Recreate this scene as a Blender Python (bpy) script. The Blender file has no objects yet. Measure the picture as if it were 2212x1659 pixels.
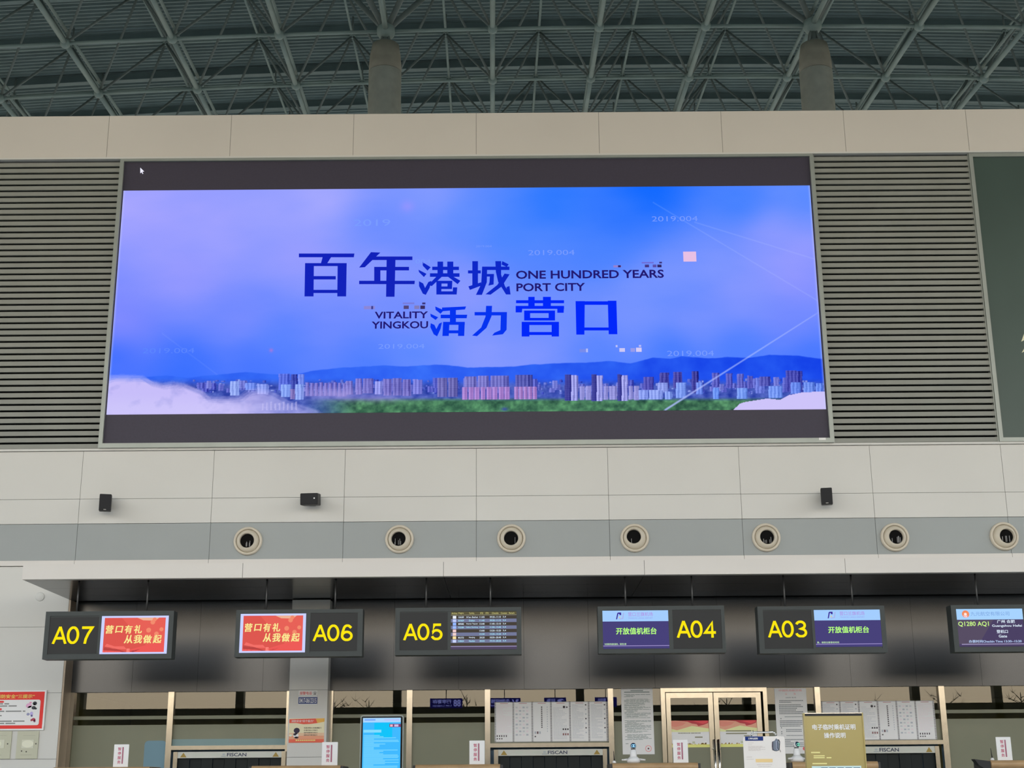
import bpy, math, random
import numpy as np
from mathutils import Vector, Matrix

# ------------------------------------------------------------------ camera
F_PX, PITCH, ROLL, EYE = 3013.0, math.radians(16.21), 0.0076, 0.95
CX, CY = 1106.0, 829.5
sc = bpy.context.scene
COL = sc.collection
R0, U0 = Vector((1, 0, 0)), Vector((0, -math.sin(PITCH), math.cos(PITCH)))
FW = Vector((0, math.cos(PITCH), math.sin(PITCH)))
RT = R0 * math.cos(ROLL) - U0 * math.sin(ROLL)
UP = R0 * math.sin(ROLL) + U0 * math.cos(ROLL)
CAM = Vector((0, 0, EYE))
cd = bpy.data.cameras.new('camera')
cam = bpy.data.objects.new('camera', cd)
COL.objects.link(cam)
cd.sensor_width = 36.0
cd.lens = F_PX / 2212.0 * 36.0
cd.clip_end = 500
cam.matrix_world = Matrix(((RT.x, UP.x, -FW.x, CAM.x), (RT.y, UP.y, -FW.y, CAM.y), (RT.z, UP.z, -FW.z, CAM.z), (0, 0, 0, 1)))
sc.camera = cam

# ------------------------------------------------------------------ world, exposure
vs = sc.view_settings
vs.view_transform = 'Standard'
vs.look = 'None'
vs.gamma = 1.0
vs.use_curve_mapping = False
vs.exposure = 0.0
SKY = 4.3
w = bpy.data.worlds.new('evening_sky')
sc.world = w
w.use_nodes = True
nt = w.node_tree
nt.nodes.clear()
tc = nt.nodes.new('ShaderNodeTexCoord')
sx = nt.nodes.new('ShaderNodeSeparateXYZ')
rp_ = nt.nodes.new('ShaderNodeValToRGB')
bg = nt.nodes.new('ShaderNodeBackground')
wo = nt.nodes.new('ShaderNodeOutputWorld')
nt.links.new(tc.outputs['Generated'], sx.inputs[0])
mr = nt.nodes.new('ShaderNodeMapRange')
mr.inputs['From Min'].default_value = -1
mr.inputs['From Max'].default_value = 1
nt.links.new(sx.outputs['Z'], mr.inputs['Value'])
nt.links.new(mr.outputs[0], rp_.inputs[0])
cr = rp_.color_ramp
cr.elements[0].position = 0.0
cr.elements[0].color = (.12, .11, .09, 1)
cr.elements[1].position = 1.0
cr.elements[1].color = (.62, .76, .95, 1)
for p, c in ((.492, (.16, .14, .11, 1)), (.5, (.95, .78, .56, 1)), (.55, (.95, .85, .70, 1)), (.62, (.84, .88, .92, 1))):
    e = cr.elements.new(p)
    e.color = c
nt.links.new(rp_.outputs[0], bg.inputs[0])
bg.inputs[1].default_value = SKY
nt.links.new(bg.outputs[0], wo.inputs[0])
sc.cycles.use_denoising = True
sc.cycles.max_bounces = 8

# ------------------------------------------------------------------ helpers
random.seed(7)
rng = np.random.default_rng(5)


def ray(px, py):
    return FW + RT * ((px - CX) / F_PX) + UP * ((CY - py) / F_PX)


def at(px, py, Y):
    d = ray(px, py)
    return CAM + d * (Y / d.y)


def rp(x0, y0, x1, y1, Y):
    """pixel rectangle -> X0, X1, Z0, Z1 on the plane at distance Y"""
    xm, ym = (x0 + x1) / 2, (y0 + y1) / 2
    return at(x0, ym, Y).x, at(x1, ym, Y).x, at(xm, y1, Y).z, at(xm, y0, Y).z


def zc(y, Y):
    return at(1106, y, Y).z


def lin(c):
    return tuple((v / 255 / 12.92) if v / 255 <= .04045 else ((v / 255 + .055) / 1.055) ** 2.4 for v in c)


MATS = {}


def mat(name, alb, rough=.6, metal=0.0, spec=.5, noise=.06, scale=3.0, alpha=1.0, bump=0.0):
    """procedural material, albedo in linear light with a slight mottling"""
    if name in MATS:
        return MATS[name]
    m = bpy.data.materials.new(name)
    m.use_nodes = True
    n, l = m.node_tree.nodes, m.node_tree.links
    b = n['Principled BSDF']
    b.inputs['Roughness'].default_value = rough
    b.inputs['Metallic'].default_value = metal
    b.inputs['Specular IOR Level'].default_value = spec
    t = n.new('ShaderNodeTexCoord')
    z = n.new('ShaderNodeTexNoise')
    z.inputs['Scale'].default_value = scale
    z.inputs['Detail'].default_value = 3
    l.new(t.outputs['Object'], z.inputs['Vector'])
    r = n.new('ShaderNodeValToRGB')
    r.color_ramp.elements[0].position = .3
    r.color_ramp.elements[1].position = .7
    r.color_ramp.elements[0].color = tuple(min(1, v * (1 - noise)) for v in alb) + (1,)
    r.color_ramp.elements[1].color = tuple(min(1, v * (1 + noise)) for v in alb) + (1,)
    l.new(z.outputs['Fac'], r.inputs[0])
    l.new(r.outputs[0], b.inputs['Base Color'])
    if alpha < 1:
        b.inputs['Alpha'].default_value = alpha
    if bump:
        bp = n.new('ShaderNodeBump')
        bp.inputs['Strength'].default_value = bump
        bp.inputs['Distance'].default_value = .01
        l.new(z.outputs['Fac'], bp.inputs['Height'])
        l.new(bp.outputs[0], b.inputs['Normal'])
    MATS[name] = m
    return m


LIT = .62


LITG = .47


def gpaper(rgb):
    """the same for sheets on the glass under the canopy, where less light falls"""
    return mat('glass_sheet_ink_%d_%d_%d' % tuple(rgb), tuple(min(.92, v / LITG) for v in lin(rgb)), .6, 0, .3, .02)


def paper(rgb, rough=.6, spec=.3):
    """printed matter: the ink colour as it looks under the hall's daylight"""
    k = 'ink_%d_%d_%d' % tuple(rgb)
    return mat(k, tuple(min(.9, v / LIT) for v in lin(rgb)), rough, 0, spec, .02)


def glow(rgb, s=1.0):
    k = 'screen_light_%d_%d_%d_%d' % (*rgb, int(s * 100))
    if k in MATS:
        return MATS[k]
    m = bpy.data.materials.new(k)
    m.use_nodes = True
    n, l = m.node_tree.nodes, m.node_tree.links
    n.clear()
    e = n.new('ShaderNodeEmission')
    e.inputs[0].default_value = lin(rgb) + (1,)
    e.inputs[1].default_value = s
    o = n.new('ShaderNodeOutputMaterial')
    l.new(e.outputs[0], o.inputs[0])
    MATS[k] = m
    return m


TXT = {}


def text_geo(body, bold, shear=0.0, font=None):
    k = (body, bold, shear)
    if k not in TXT:
        c = bpy.data.curves.new('lettering', 'FONT')
        c.body = body
        c.offset = bold
        c.shear = shear
        c.resolution_u = 3
        o = bpy.data.objects.new('lettering', c)
        m = bpy.data.meshes.new_from_object(o)
        v = np.array([x.co[:] for x in m.vertices])
        f = [tuple(p.vertices) for p in m.polygons]
        bpy.data.objects.remove(o)
        bpy.data.meshes.remove(m)
        bpy.data.curves.remove(c)
        TXT[k] = (v, f)
    return TXT[k]


def arc(cx, cy, rx, ry, a0, a1, n=16):
    return [(cx + rx * math.cos(math.radians(a0 + (a1 - a0) * k / n)), cy + ry * math.sin(math.radians(a0 + (a1 - a0) * k / n))) for k in range(n + 1)]


# sans-serif capitals and figures as centre lines of even strokes (box 0..0.72 x 0..1)
GLYPH = {'A': [[(.035, -.0), (.36, 1.0)], [(.685, 0), (.36, 1.0)], [(.16, .33), (.56, .33)]],
         '0': [arc(.33, .5, .255, .435, 90, 450, 32)],
         '3': [arc(.31, .72, .225, .21, 165, -88, 18) + arc(.32, .285, .255, .225, 88, -170, 18)],
         '4': [[(.45, 0), (.45, .93), (.07, .30), (.64, .30)]],
         '5': [[(.55, .925), (.19, .925), (.125, .49)] + arc(.315, .33, .255, .265, 137, -160, 22)],
         '6': [arc(.325, .31, .245, .24, 90, 450, 26), [(.55, .79)] + arc(.345, .66, .20, .275, 50, 150, 10) + [(.09, .50), (.08, .32)]],
         '7': [[(.055, .92), (.585, .92), (.40, .58), (.29, .28), (.25, 0)]]}


class MB:
    def __init__(s):
        s.V, s.F, s.I, s.S, s.M = [], [], [], [], []

    def mi(s, m):
        if m not in s.M:
            s.M.append(m)
        return s.M.index(m)

    def add(s, V, F, m, smooth=False):
        o, i = len(s.V), s.mi(m)
        s.V += [tuple(v) for v in V]
        for f in F:
            s.F.append(tuple(a + o for a in f))
            s.I.append(i)
            s.S.append(smooth)
        return s

    def box(s, x0, x1, y0, y1, z0, z1, m):
        x0, x1 = min(x0, x1), max(x0, x1)
        y0, y1 = min(y0, y1), max(y0, y1)
        z0, z1 = min(z0, z1), max(z0, z1)
        V = [(x, y, z) for z in (z0, z1) for y in (y0, y1) for x in (x0, x1)]
        return s.add(V, [(0, 2, 3, 1), (4, 5, 7, 6), (0, 1, 5, 4), (2, 6, 7, 3), (0, 4, 6, 2), (1, 3, 7, 5)], m)

    def rbox(s, x0, x1, y0, y1, z0, z1, m, r=.02, n=4):
        """box whose outline in the X-Z plane has rounded corners"""
        P = []
        for cx, cz, a0 in ((x1 - r, z1 - r, 0), (x0 + r, z1 - r, 90), (x0 + r, z0 + r, 180), (x1 - r, z0 + r, 270)):
            for k in range(n + 1):
                a = math.radians(a0 + 90 * k / n)
                P.append((cx + r * math.cos(a), cz + r * math.sin(a)))
        return s.prism(P, y0, y1, m)

    def prism(s, P, y0, y1, m):
        """polygon in X-Z extruded from y0 to y1"""
        n = len(P)
        V = [(p[0], y0, p[1]) for p in P] + [(p[0], y1, p[1]) for p in P]
        F = [tuple(range(n)), tuple(range(2 * n - 1, n - 1, -1))]
        F += [(k, k + n, (k + 1) % n + n, (k + 1) % n) for k in range(n)]
        return s.add(V, F, m)

    def flat(s, P, Y, m):
        return s.add([(p[0], Y, p[1]) for p in P], [tuple(range(len(P)))], m)

    def rect(s, x0, x1, z0, z1, Y, m):
        return s.flat([(x0, z0), (x1, z0), (x1, z1), (x0, z1)], Y, m)

    def disc(s, x, z, r, Y, m, n=20, rz=None):
        rz = rz or r
        return s.flat([(x + r * math.cos(2 * math.pi * k / n), z + rz * math.sin(2 * math.pi * k / n)) for k in range(n)], Y, m)

    def tube(s, a, b, r, m, n=8, r2=None):
        a, b = Vector(a), Vector(b)
        d = (b - a).normalized()
        u = d.orthogonal().normalized()
        v = d.cross(u)
        r2 = r if r2 is None else r2
        V = []
        for c, q in ((a, r), (b, r2)):
            for k in range(n):
                t = 2 * math.pi * k / n
                V.append(c + u * (q * math.cos(t)) + v * (q * math.sin(t)))
        o = len(s.V)
        s.add(V, [(k, (k + 1) % n, (k + 1) % n + n, k + n) for k in range(n)], m, True)
        s.add([], [], m)
        i = s.mi(m)
        for f in (tuple(range(n - 1, -1, -1)), tuple(range(n, 2 * n))):
            s.F.append(tuple(q + o for q in f))
            s.I.append(i)
            s.S.append(False)
        return s

    def path(s, P, r, m, n=8):
        for a, b in zip(P[:-1], P[1:]):
            s.tube(a, b, r, m, n)
        return s

    def lathe(s, c, prof, m, n=32, axis='Z', cap=True):
        """profile of (radius, offset along axis [, sideways x, sideways z])"""
        V = []
        for p in prof:
            r, h = p[0], p[1]
            dx, dz = (p[2], p[3]) if len(p) > 2 else (0, 0)
            for k in range(n):
                t = 2 * math.pi * k / n
                if axis == 'Z':
                    V.append((c[0] + r * math.cos(t), c[1] + r * math.sin(t), c[2] + h))
                else:
                    V.append((c[0] + dx + r * math.cos(t), c[1] - h, c[2] + dz + r * math.sin(t)))
        F = []
        for j in range(len(prof) - 1):
            for k in range(n):
                F.append((j * n + k, j * n + (k + 1) % n, (j + 1) * n + (k + 1) % n, (j + 1) * n + k))
        s.add(V, F, m, True)
        if cap:
            o = len(s.V) - len(V)
            i = s.mi(m)
            for f in (tuple(range(n - 1, -1, -1)), tuple(range((len(prof) - 1) * n, len(prof) * n))):
                s.F.append(tuple(q + o for q in f))
                s.I.append(i)
                s.S.append(False)
        return s

    def ball(s, c, r, m, n=16, k=10, sq=(1, 1, 1)):
        V, F = [], []
        for j in range(k + 1):
            a = math.pi * j / k
            for i in range(n):
                t = 2 * math.pi * i / n
                V.append((c[0] + sq[0] * r * math.sin(a) * math.cos(t), c[1] + sq[1] * r * math.sin(a) * math.sin(t), c[2] + sq[2] * r * math.cos(a)))
        for j in range(k):
            for i in range(n):
                F.append((j * n + i, (j + 1) * n + i, (j + 1) * n + (i + 1) % n, j * n + (i + 1) % n))
        return s.add(V, F, m, True)

    def text(s, body, x0, x1, z0, z1, Y, m, bold=0.0, flip=False, shear=0.0):
        cjk = any(ord(ch) > 0x2E00 for ch in body)
        v, f = text_geo(body, 0.0 if cjk else bold, shear)
        lo, hi = v.min(0), v.max(0)
        if cjk and bold > 0:       # heavier characters: the same strokes set a little apart and joined
            V, Fq = [], []
            for a, b in ((-1, -.7), (1, -.7), (-1, .7), (1, .7), (0, 0)):
                o = len(V)
                V += [tuple(p) for p in (v + np.array([a * bold * 1.15, b * bold * 1.15, .00012 * o / len(v)]))]
                Fq += [tuple(q + o for q in p) for p in f]
            v, f = np.array(V), Fq
            lo, hi = v.min(0), v.max(0)
        q = (v[:, :2] - lo[:2]) / np.maximum(hi[:2] - lo[:2], 1e-6)
        xs = x0 + q[:, 0] * (x1 - x0) if not flip else x1 - q[:, 0] * (x1 - x0)
        zs = z0 + q[:, 1] * (z1 - z0)
        if flip:
            f = [tuple(reversed(p)) for p in f]
        return s.add([(a, Y - d_, b) for a, b, d_ in zip(xs, zs, v[:, 2] * (-1 if flip else 1))], f, m)

    def numerals(s, body, x0, x1, z0, z1, Y, m, wd=.152):
        pitch = .72
        tot = pitch * len(body) - .06
        k = (z1 - z0)
        kx = (x1 - x0) / tot
        for n, ch in enumerate(body):
            for q, P in enumerate(GLYPH[ch]):
                P = [((p[0] + pitch * n) * kx, p[1] * k) for p in P]
                L, h = [], wd * k / 2
                for i in range(len(P)):
                    a, b, c = Vector(P[max(i - 1, 0)]), Vector(P[i]), Vector(P[min(i + 1, len(P) - 1)])
                    if i == 0 and (Vector(P[-1]) - b).length < 1e-6:
                        a = Vector(P[-2])
                    if i == len(P) - 1 and (Vector(P[0]) - b).length < 1e-6:
                        c = Vector(P[1])
                    d1 = (b - a).normalized() if (b - a).length > 1e-9 else (c - b).normalized()
                    d2 = (c - b).normalized() if (c - b).length > 1e-9 else d1
                    t = (d1 + d2).normalized() if (d1 + d2).length > 1e-6 else d1
                    w_ = h / max(t.dot(d1), .45)
                    L.append((b, Vector((-t.y, t.x)) * w_))
                V = []
                for b, o in L:
                    for e in (b + o, b - o):
                        V.append((x0 + e.x, Y - .0003 * q, z0 + min(max(e.y, 0), k)))
                s.add(V, [(2 * i, 2 * i + 1, 2 * i + 3, 2 * i + 2) for i in range(len(L) - 1)], m)
        return s

    def tpx(s, body, x0, y0, x1, y1, Y, m, bold=0.0, shear=0.0):
        X0, X1, Z0, Z1 = rp(x0, y0, x1, y1, Y)
        return s.text(body, X0, X1, Z0, Z1, Y, m, bold, False, shear)

    def lines(s, x0, x1, z0, z1, Y, m, n, seed, fill=.62, cell=None, indent=0):
        """n rows of print too small to read"""
        r = random.Random(seed)
        dz = (z1 - z0) / n
        for k in range(n):
            zt = z1 - k * dz
            end = x0 + (x1 - x0) * (1 if r.random() < .6 else r.uniform(.35, .95))
            x = x0 + (indent * (x1 - x0) if r.random() < .3 else 0)
            while x < end:
                wd = cell if cell else r.uniform(.08, .3) * (x1 - x0)
                e = min(x + wd, end)
                s.rect(x, e - (cell * .35 if cell else 0), zt - dz * fill, zt, Y, m)
                x = e + (0 if cell else .02 * (x1 - x0))
        return s

    def panels(s, X, Z, Y0, Y1, m, g=.008, back=None):
        for a, b in zip(X[:-1], X[1:]):
            for c, d in zip(Z[:-1], Z[1:]):
                s.box(a + g / 2, b - g / 2, Y0, Y1, c + g / 2, d - g / 2, m)
        if back:
            s.box(X[0] + .01, X[-1] - .01, Y0 + .012, Y1 + .02, Z[0] + .01, Z[-1] - .01, back)
        return s

    def mesh(s, name, base):
        me = bpy.data.meshes.new(name)
        b = np.array(base)
        me.from_pydata([tuple(np.array(v) - b) for v in s.V] if any(base) else s.V, [], s.F)
        for m in s.M:
            me.materials.append(m)
        me.polygons.foreach_set('material_index', s.I)
        me.polygons.foreach_set('use_smooth', s.S)
        me.update()
        return me


def tag(o, label=None, cat=None, group=None, kind=None):
    for k, v in (('label', label), ('category', cat), ('group', group), ('kind', kind)):
        if v:
            o[k] = v
    return o


class Thing:
    def __init__(s, name, label, cat, base, group=None, kind=None):
        s.base = tuple(base)
        s.o = bpy.data.objects.new(name, None)
        s.o.location = base
        s.o.empty_display_size = .2
        COL.objects.link(s.o)
        tag(s.o, label, cat, group, kind)

    def part(s, name, mb, parent=None, label=None, kind=None):
        o = bpy.data.objects.new(name, mb.mesh(name, s.base))
        COL.objects.link(o)
        o.parent = parent or s.o
        tag(o, label, kind=kind)
        return o


def single(name, mb, label, cat, base, group=None, kind=None):
    o = bpy.data.objects.new(name, mb.mesh(name, base))
    o.location = base
    COL.objects.link(o)
    return tag(o, label, cat, group, kind)


def struct(name, mb):
    return single(name, mb, None, None, (0, 0, 0), None, 'structure')


# ------------------------------------------------------------------ materials
WHITE = mat('white_wall_panel', (.685, .68, .645), .45, 0, .4, .03, .5)
FASC = mat('warm_lit_fascia_panel', (.68, .645, .585), .45, 0, .4, .03, .5)  # warm light on the upper fascia is put into this panel colour
CANW = mat('canopy_white_panel', (.74, .71, .67), .4, 0, .4, .03, .5)
BAND = mat('grey_band_panel', (.345, .375, .375), .4, 0, .4, .04, .6)
JOINT = mat('dark_joint', (.10, .10, .09), .8)
SLAT = mat('louver_slat_paint', (.275, .285, .255), .4, 0, .4, .05, 2)
BLACKBACK = mat('black_cavity', (.008, .008, .008), .9, 0, .1)
FRAMEG = mat('grey_green_frame_metal', (.34, .37, .34), .35, .3, .5, .05, 3)
DARKP = mat('dark_satin_fascia', (.024, .026, .028), .27, 0, 1.0, .08, 1.5)
SOFF = mat('dark_gloss_soffit', (.030, .032, .036), .18, 0, .6, .08, 1.5)
STEEL = mat('brushed_steel', (.46, .42, .35), .16, 1.0, .5, .05, 12)
CHROME = mat('polished_steel', (.85, .84, .82), .12, 1.0, .5, .02)
HOUSE = mat('sign_housing_grey', (.045, .055, .055), .5, 0, .4, .06, 4)
HOUSED = mat('sign_number_panel', (.013, .015, .017), .4, 0, .3, .06, 4)
ROD = mat('hanger_rod', (.10, .10, .10), .4, .5)
BLACK = mat('black_plastic', (.008, .009, .011), .45, 0, .4)
BLACKG = mat('black_gloss', (.006, .007, .010), .1, 0, .5)
CREAM = mat('cream_nozzle_plastic', (.66, .60, .49), .4, 0, .4, .03)
NOZIN = mat('nozzle_bowl_plastic', (.58, .53, .43), .35, 0, .4, .03)
VANE = mat('nozzle_vane', (.30, .30, .30), .4)
TRUSS = mat('truss_steel_paint', (.28, .37, .35), .5, 0, .4, .08, 2)
TRUSSD = mat('truss_diagonal_shaded', (.20, .245, .235), .55, 0, .4, .08, 2)  # shade on the diagonals put into a darker tone of the truss steel
DECK = mat('roof_deck_metal', (.19, .265, .27), .5, .1, .4, .10, 1.2)
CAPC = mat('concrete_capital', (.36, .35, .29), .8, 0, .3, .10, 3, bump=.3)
CONC = mat('concrete_column', (.72, .72, .64), .8, 0, .3, .10, 3, bump=.3)
FLOOR = mat('polished_floor', (.45, .44, .42), .25, 0, .5, .06, .8)
SIDEW = mat('hall_side_wall', (.42, .42, .40), .7)
MULL = mat('window_mullion', (.10, .10, .085), .5)
WOOD = mat('maple_counter_edge', (.45, .29, .145), .35, 0, .4, .12, 6)
CBODY = mat('counter_body_laminate', (.55, .53, .50), .5)
CEND = mat('counter_dark_end', (.03, .03, .03), .5)
WPLAST = mat('white_plastic', (.80, .80, .80), .3, 0, .5, .02)
MACHW = mat('scanner_white_enamel', (.66, .67, .60), .4, 0, .4, .03)
MACHB = mat('scanner_blue_body', (.15, .27, .40), .5)
CURT = mat('lead_curtain', (.011, .016, .016), .6, 0, .3, .15, 3)
BROOM = mat('back_room_olive', (.20, .185, .085), .8)
LED_OFF = mat('led_unlit_modules', (.056, .050, .076), .5, 0, .3, .05, 30)
GREENB = mat('dark_green_screen', (.050, .085, .072), .35, 0, .5, .15, .35)

gl = bpy.data.materials.new('window_glass')
gl.use_nodes = True
n_, l_ = gl.node_tree.nodes, gl.node_tree.links
n_.clear()
tr = n_.new('ShaderNodeBsdfTransparent')
tr.inputs[0].default_value = (.80, .80, .66, 1)
gs = n_.new('ShaderNodeBsdfGlossy')
gs.inputs['Roughness'].default_value = .0
gs.inputs['Color'].default_value = (1, .96, .86, 1)
mx = n_.new('ShaderNodeMixShader')
mx.inputs[0].default_value = .068
ou = n_.new('ShaderNodeOutputMaterial')
l_.new(tr.outputs[0], mx.inputs[1])
l_.new(gs.outputs[0], mx.inputs[2])
l_.new(mx.outputs[0], ou.inputs[0])
FILM = mat('frosted_film', (.255, .262, .175), .35, 0, .5, .02, 2, alpha=.80)

# ------------------------------------------------------------------ the hall shell
Yw, Yb, Yg, Yc, Ys = 22.0, 22.36, 22.42, 19.79, 20.0
XL, XR = -30.0, 30.0
struct('floor', MB().box(XL, XR, -16, 62, -.3, 0, FLOOR))
MULL = mat('window_mullion', (.10, .10, .085), .5)
for nm, x0 in (('wall_left', XL - .3), ('wall_right', XR)):
    m = MB().box(x0, x0 + .3, -16, 62, 0, 9, SIDEW).box(x0, x0 + .3, -16, 62, 18.5, 25, SIDEW)  # high openings added on both sides to let more sky light in
    for k in range(14):
        m.box(x0 + .05, x0 + .25, -16 + 6 * k - .12, -16 + 6 * k + .12, 9, 18.5, MULL)
    struct(nm, m)
m = MB().box(XL, XR, 62, 62.3, 0, 3, SIDEW).box(XL, XR, 62, 62.3, 19, 28, SIDEW)  # tall opening added here so sky light reaches the roof
for k in range(11):
    m.box(XL + 6 * k - .12, XL + 6 * k + .12, 62.05, 62.25, 3, 19, MULL)
struct('wall_back', m)


def zbot(X, Y):
    return 18.95 + .0736 * Y - .0013 * (X - 5) ** 2 + .0325


# front glazing behind the photographer: mullions, beam and head
fr = MB()
fr.box(XL, XR, -16.3, -16, 17, 25, SIDEW)
fr.box(XL, XR, -16.2, -15.9, 3.45, 4.35, MULL)
fr.box(XL, XR, -16.15, -15.95, 8.6, 8.8, MULL)
fr.box(XL, XR, -16.2, -15.9, 0, .9, MULL)
for x in (-26, -18.5, -11.7, -5, 2.8, 9.9, 17.1, 20.6, 26.5):
    fr.box(x - .17, x + .17, -16.3, -15.9, 0, 17, MULL)
struct('wall_front', fr)
single('ground', MB().box(-90, 90, -120, -16.4, -.4, -.1, mat('forecourt_paving', (.20, .19, .16), .9)), None, None, (0, 0, 0), None, 'structure')

# ribbed roof deck, curved like the truss under it
dk = MB()
XS = [XL + (XR - XL) * k / 20 for k in range(21)]
prof = []
y = 27.0
while y < 62:
    prof += [(y, 0), (y + .05, -.10), (y + .12, -.10), (y + .17, 0)]
    y += .235
prof = [(-16.3, 0)] + prof + [(62.3, 0)]
V, Fc = [], []
for (yy, dz) in prof:
    for x in XS:
        V.append((x, yy, zbot(x, yy) + 3.3 + dz))
nx = len(XS)
for j in range(len(prof) - 1):
    for i in range(nx - 1):
        Fc.append((j * nx + i, (j + 1) * nx + i, (j + 1) * nx + i + 1, j * nx + i + 1))
dk.add(V, Fc, DECK)
struct('ceiling', dk)

# ------------------------------------------------------------------ roof space frame
XO = at(1064, 60, 34.9).x
NI, ROWS = range(-7, 8), [34.9 + 3.4 * j for j in range(-1, 4)]


def skew(Y):
    return -.0155 * (Y - 34.9)


def nb(i, j):
    Y = ROWS[j]
    x = XO + 3 * i + skew(Y)
    return Vector((x, Y, zbot(x, Y)))


def ntp(i, j):
    Y = ROWS[j] + 1.7
    x = XO + 3 * i + 1.5 + skew(Y)
    return Vector((x, Y, zbot(x, Y) + 2.5))


def proj(p):
    d = Vector(p) - CAM
    zz = d.dot(FW)
    return CX + F_PX * d.dot(RT) / zz, CY - F_PX * d.dot(UP) / zz, zz


def rank(ps):
    best = 1e6
    for p in ps:
        x, y, z = proj(p)
        if -40 < x < 2250 and -40 < y < 250:
            best = min(best, z)
    return best


T = Thing('roof_truss', 'pale grey-green steel space frame of tubes and ball joints below the ribbed roof', 'roof frame', (0, 36, 21.5), None, 'structure')
nR = len(ROWS)
for i in NI:
    T.part('bottom_chord', MB().path([nb(i, j) for j in range(nR)], .075, TRUSS, 8))
    T.part('walkway_pipe', MB().path([nb(i, j) + Vector((0, 0, .40)) for j in range(nR)], .05, TRUSS, 6))
for j in range(nR):
    T.part('cross_chord', MB().path([nb(i, j) for i in NI], .05, TRUSS, 8))
for i in list(NI)[:-1]:
    T.part('top_chord', MB().path([ntp(i, j) for j in range(nR)], .042, TRUSS, 6))
for j in range(nR):
    T.part('top_cross_chord', MB().path([ntp(i, j) for i in list(NI)[:-1]], .042, TRUSS, 6))
    # roof beam carried over each top row
for yb in (34.7, 37.65, 40.6, 43.55, 46.5, 49.4):
    P = MB()
    for a, b in zip(XS[:-1], XS[1:]):
        za, zb_ = zbot(a, yb) + 3.22, zbot(b, yb) + 3.22
        for (y0, y1, h0, h1) in ((yb - .1, yb + .1, -.30, -.27), (yb - .015, yb + .015, -.27, -.03), (yb - .1, yb + .1, -.03, 0)):
            V = [(x, q, z + h) for h in (h0, h1) for q in (y0, y1) for (x, z) in ((a, za), (b, zb_))]
            P.add(V, [(0, 2, 3, 1), (4, 5, 7, 6), (0, 1, 5, 4), (2, 6, 7, 3)], DECK)
    T.part('purlin', P)
dg = []
for j in range(nR):
    for i in list(NI)[:-1]:
        t = ntp(i, j)
        for (a, b) in ((i, j), (i + 1, j), (i, j + 1), (i + 1, j + 1)):
            if b < nR:
                q = nb(a, b)
                r = .085 if (b == 1 and a in (-1, 3)) else .038
                dg.append((rank([t, q, (t + q) / 2]), q, t, r))
        # short posts from the frame up to the roof beams
        dg.append((rank([t]), t, t + Vector((0, 0, .7)), .03))
dg.sort(key=lambda q: q[0])
for k, (_, a, b, r) in enumerate(dg[:100]):
    T.part('diagonal_strut', MB().tube(a, b, r, TRUSSD, 8))
P = MB()
for (_, a, b, r) in dg[100:]:
    P.tube(a, b, r, TRUSSD, 6)
T.part('diagonal_strut', P, None, None, 'stuff')
nd = [(rank([nb(i, j)]), nb(i, j), .15 if not (j == 1 and i in (-1, 3)) else .27) for i in NI for j in range(nR)]
nd += [(rank([ntp(i, j)]), ntp(i, j), .10) for i in list(NI)[:-1] for j in range(nR)]
nd.sort(key=lambda q: q[0])
for (_, c, r) in nd[:100]:
    T.part('ball_joint', MB().ball(c, r, TRUSS, 12, 8))
P = MB()
for (_, c, r) in nd[100:]:
    P.ball(c, r, TRUSS, 8, 6)
T.part('ball_joint', P, None, None, 'stuff')

# two round concrete columns carrying the frame
for (i, px, lab) in ((-1, 838, 'round concrete column rising above the big screen'), (3, 1750, 'round concrete column rising above the right louver')):
    c = nb(i, 1)
    zt, zs = at(px, 97, 34.9).z, at(px, 158, 34.9).z
    t = Thing('column', lab, 'column', (c.x, c.y, 0), None, 'structure')
    r = .455
    t.part('shaft', MB().lathe((c.x, c.y, 0), [(r, 0), (r, zs)], CONC, 36))
    pr = [(r, zs + .01), (r * .985, zs + .25), (r * .93, zs + .55), (r * .82, zs + .85), (r * .70, zt - .04), (r * .62, zt)]
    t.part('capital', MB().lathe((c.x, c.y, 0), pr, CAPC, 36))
    b = MB().lathe((c.x, c.y, 0), [(.20, zt), (.20, zt + .10), (.12, zt + .12), (.12, c.z - .1)], TRUSSD, 16)
    for a in range(4):
        u = Vector((math.cos(a * 1.57 + .78), math.sin(a * 1.57 + .78), 0))
        b.tube(Vector((c.x, c.y, zt)) + u * .2, Vector((c.x, c.y, c.z - .15)) + u * .1, .03, TRUSSD, 6)
    t.part('bearing', b)

# ------------------------------------------------------------------ front wall of the check-in hall
Zft, Zfb = zc(247, Yw), zc(337, Yw)
Zlt, Zj, Zbt, Zbb, Zle = zc(963, Yw), zc(1071, Yw), zc(1124.5, Yw), zc(1203.5, Yw), zc(1211, Yw)
step = at(1029 + 283, 975, Yw).x - at(1029, 975, Yw).x
xj = at(1029, 975, Yw).x
JX = [xj + step * k for k in range(-8, 10)]
WX0, WX1 = JX[0], JX[-1]
struct('wall_core', MB().box(WX0, WX1, Yw + .14, Yw + .34, zc(1295, Yb), Zft - .01, BLACKBACK))
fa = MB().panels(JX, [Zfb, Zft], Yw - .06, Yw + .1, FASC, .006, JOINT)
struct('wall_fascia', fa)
struct('trim_1', MB().box(WX0, WX1, Yw - .085, Yw + .1, zc(341, Yw), Zfb - .004, WHITE))
lw = MB().panels(JX, [Zbt, Zj, zc(968, Yw)], Yw, Yw + .1, WHITE, .006, JOINT)
struct('wall_lower', lw)
struct('trim_2', MB().box(WX0, WX1, Yw - .03, Yw + .1, zc(968, Yw) + .004, Zlt, WHITE))
struct('wall_band', MB().panels(JX, [Zbb, Zbt], Yw + .008, Yw + .1, BAND, .006, JOINT))
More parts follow.
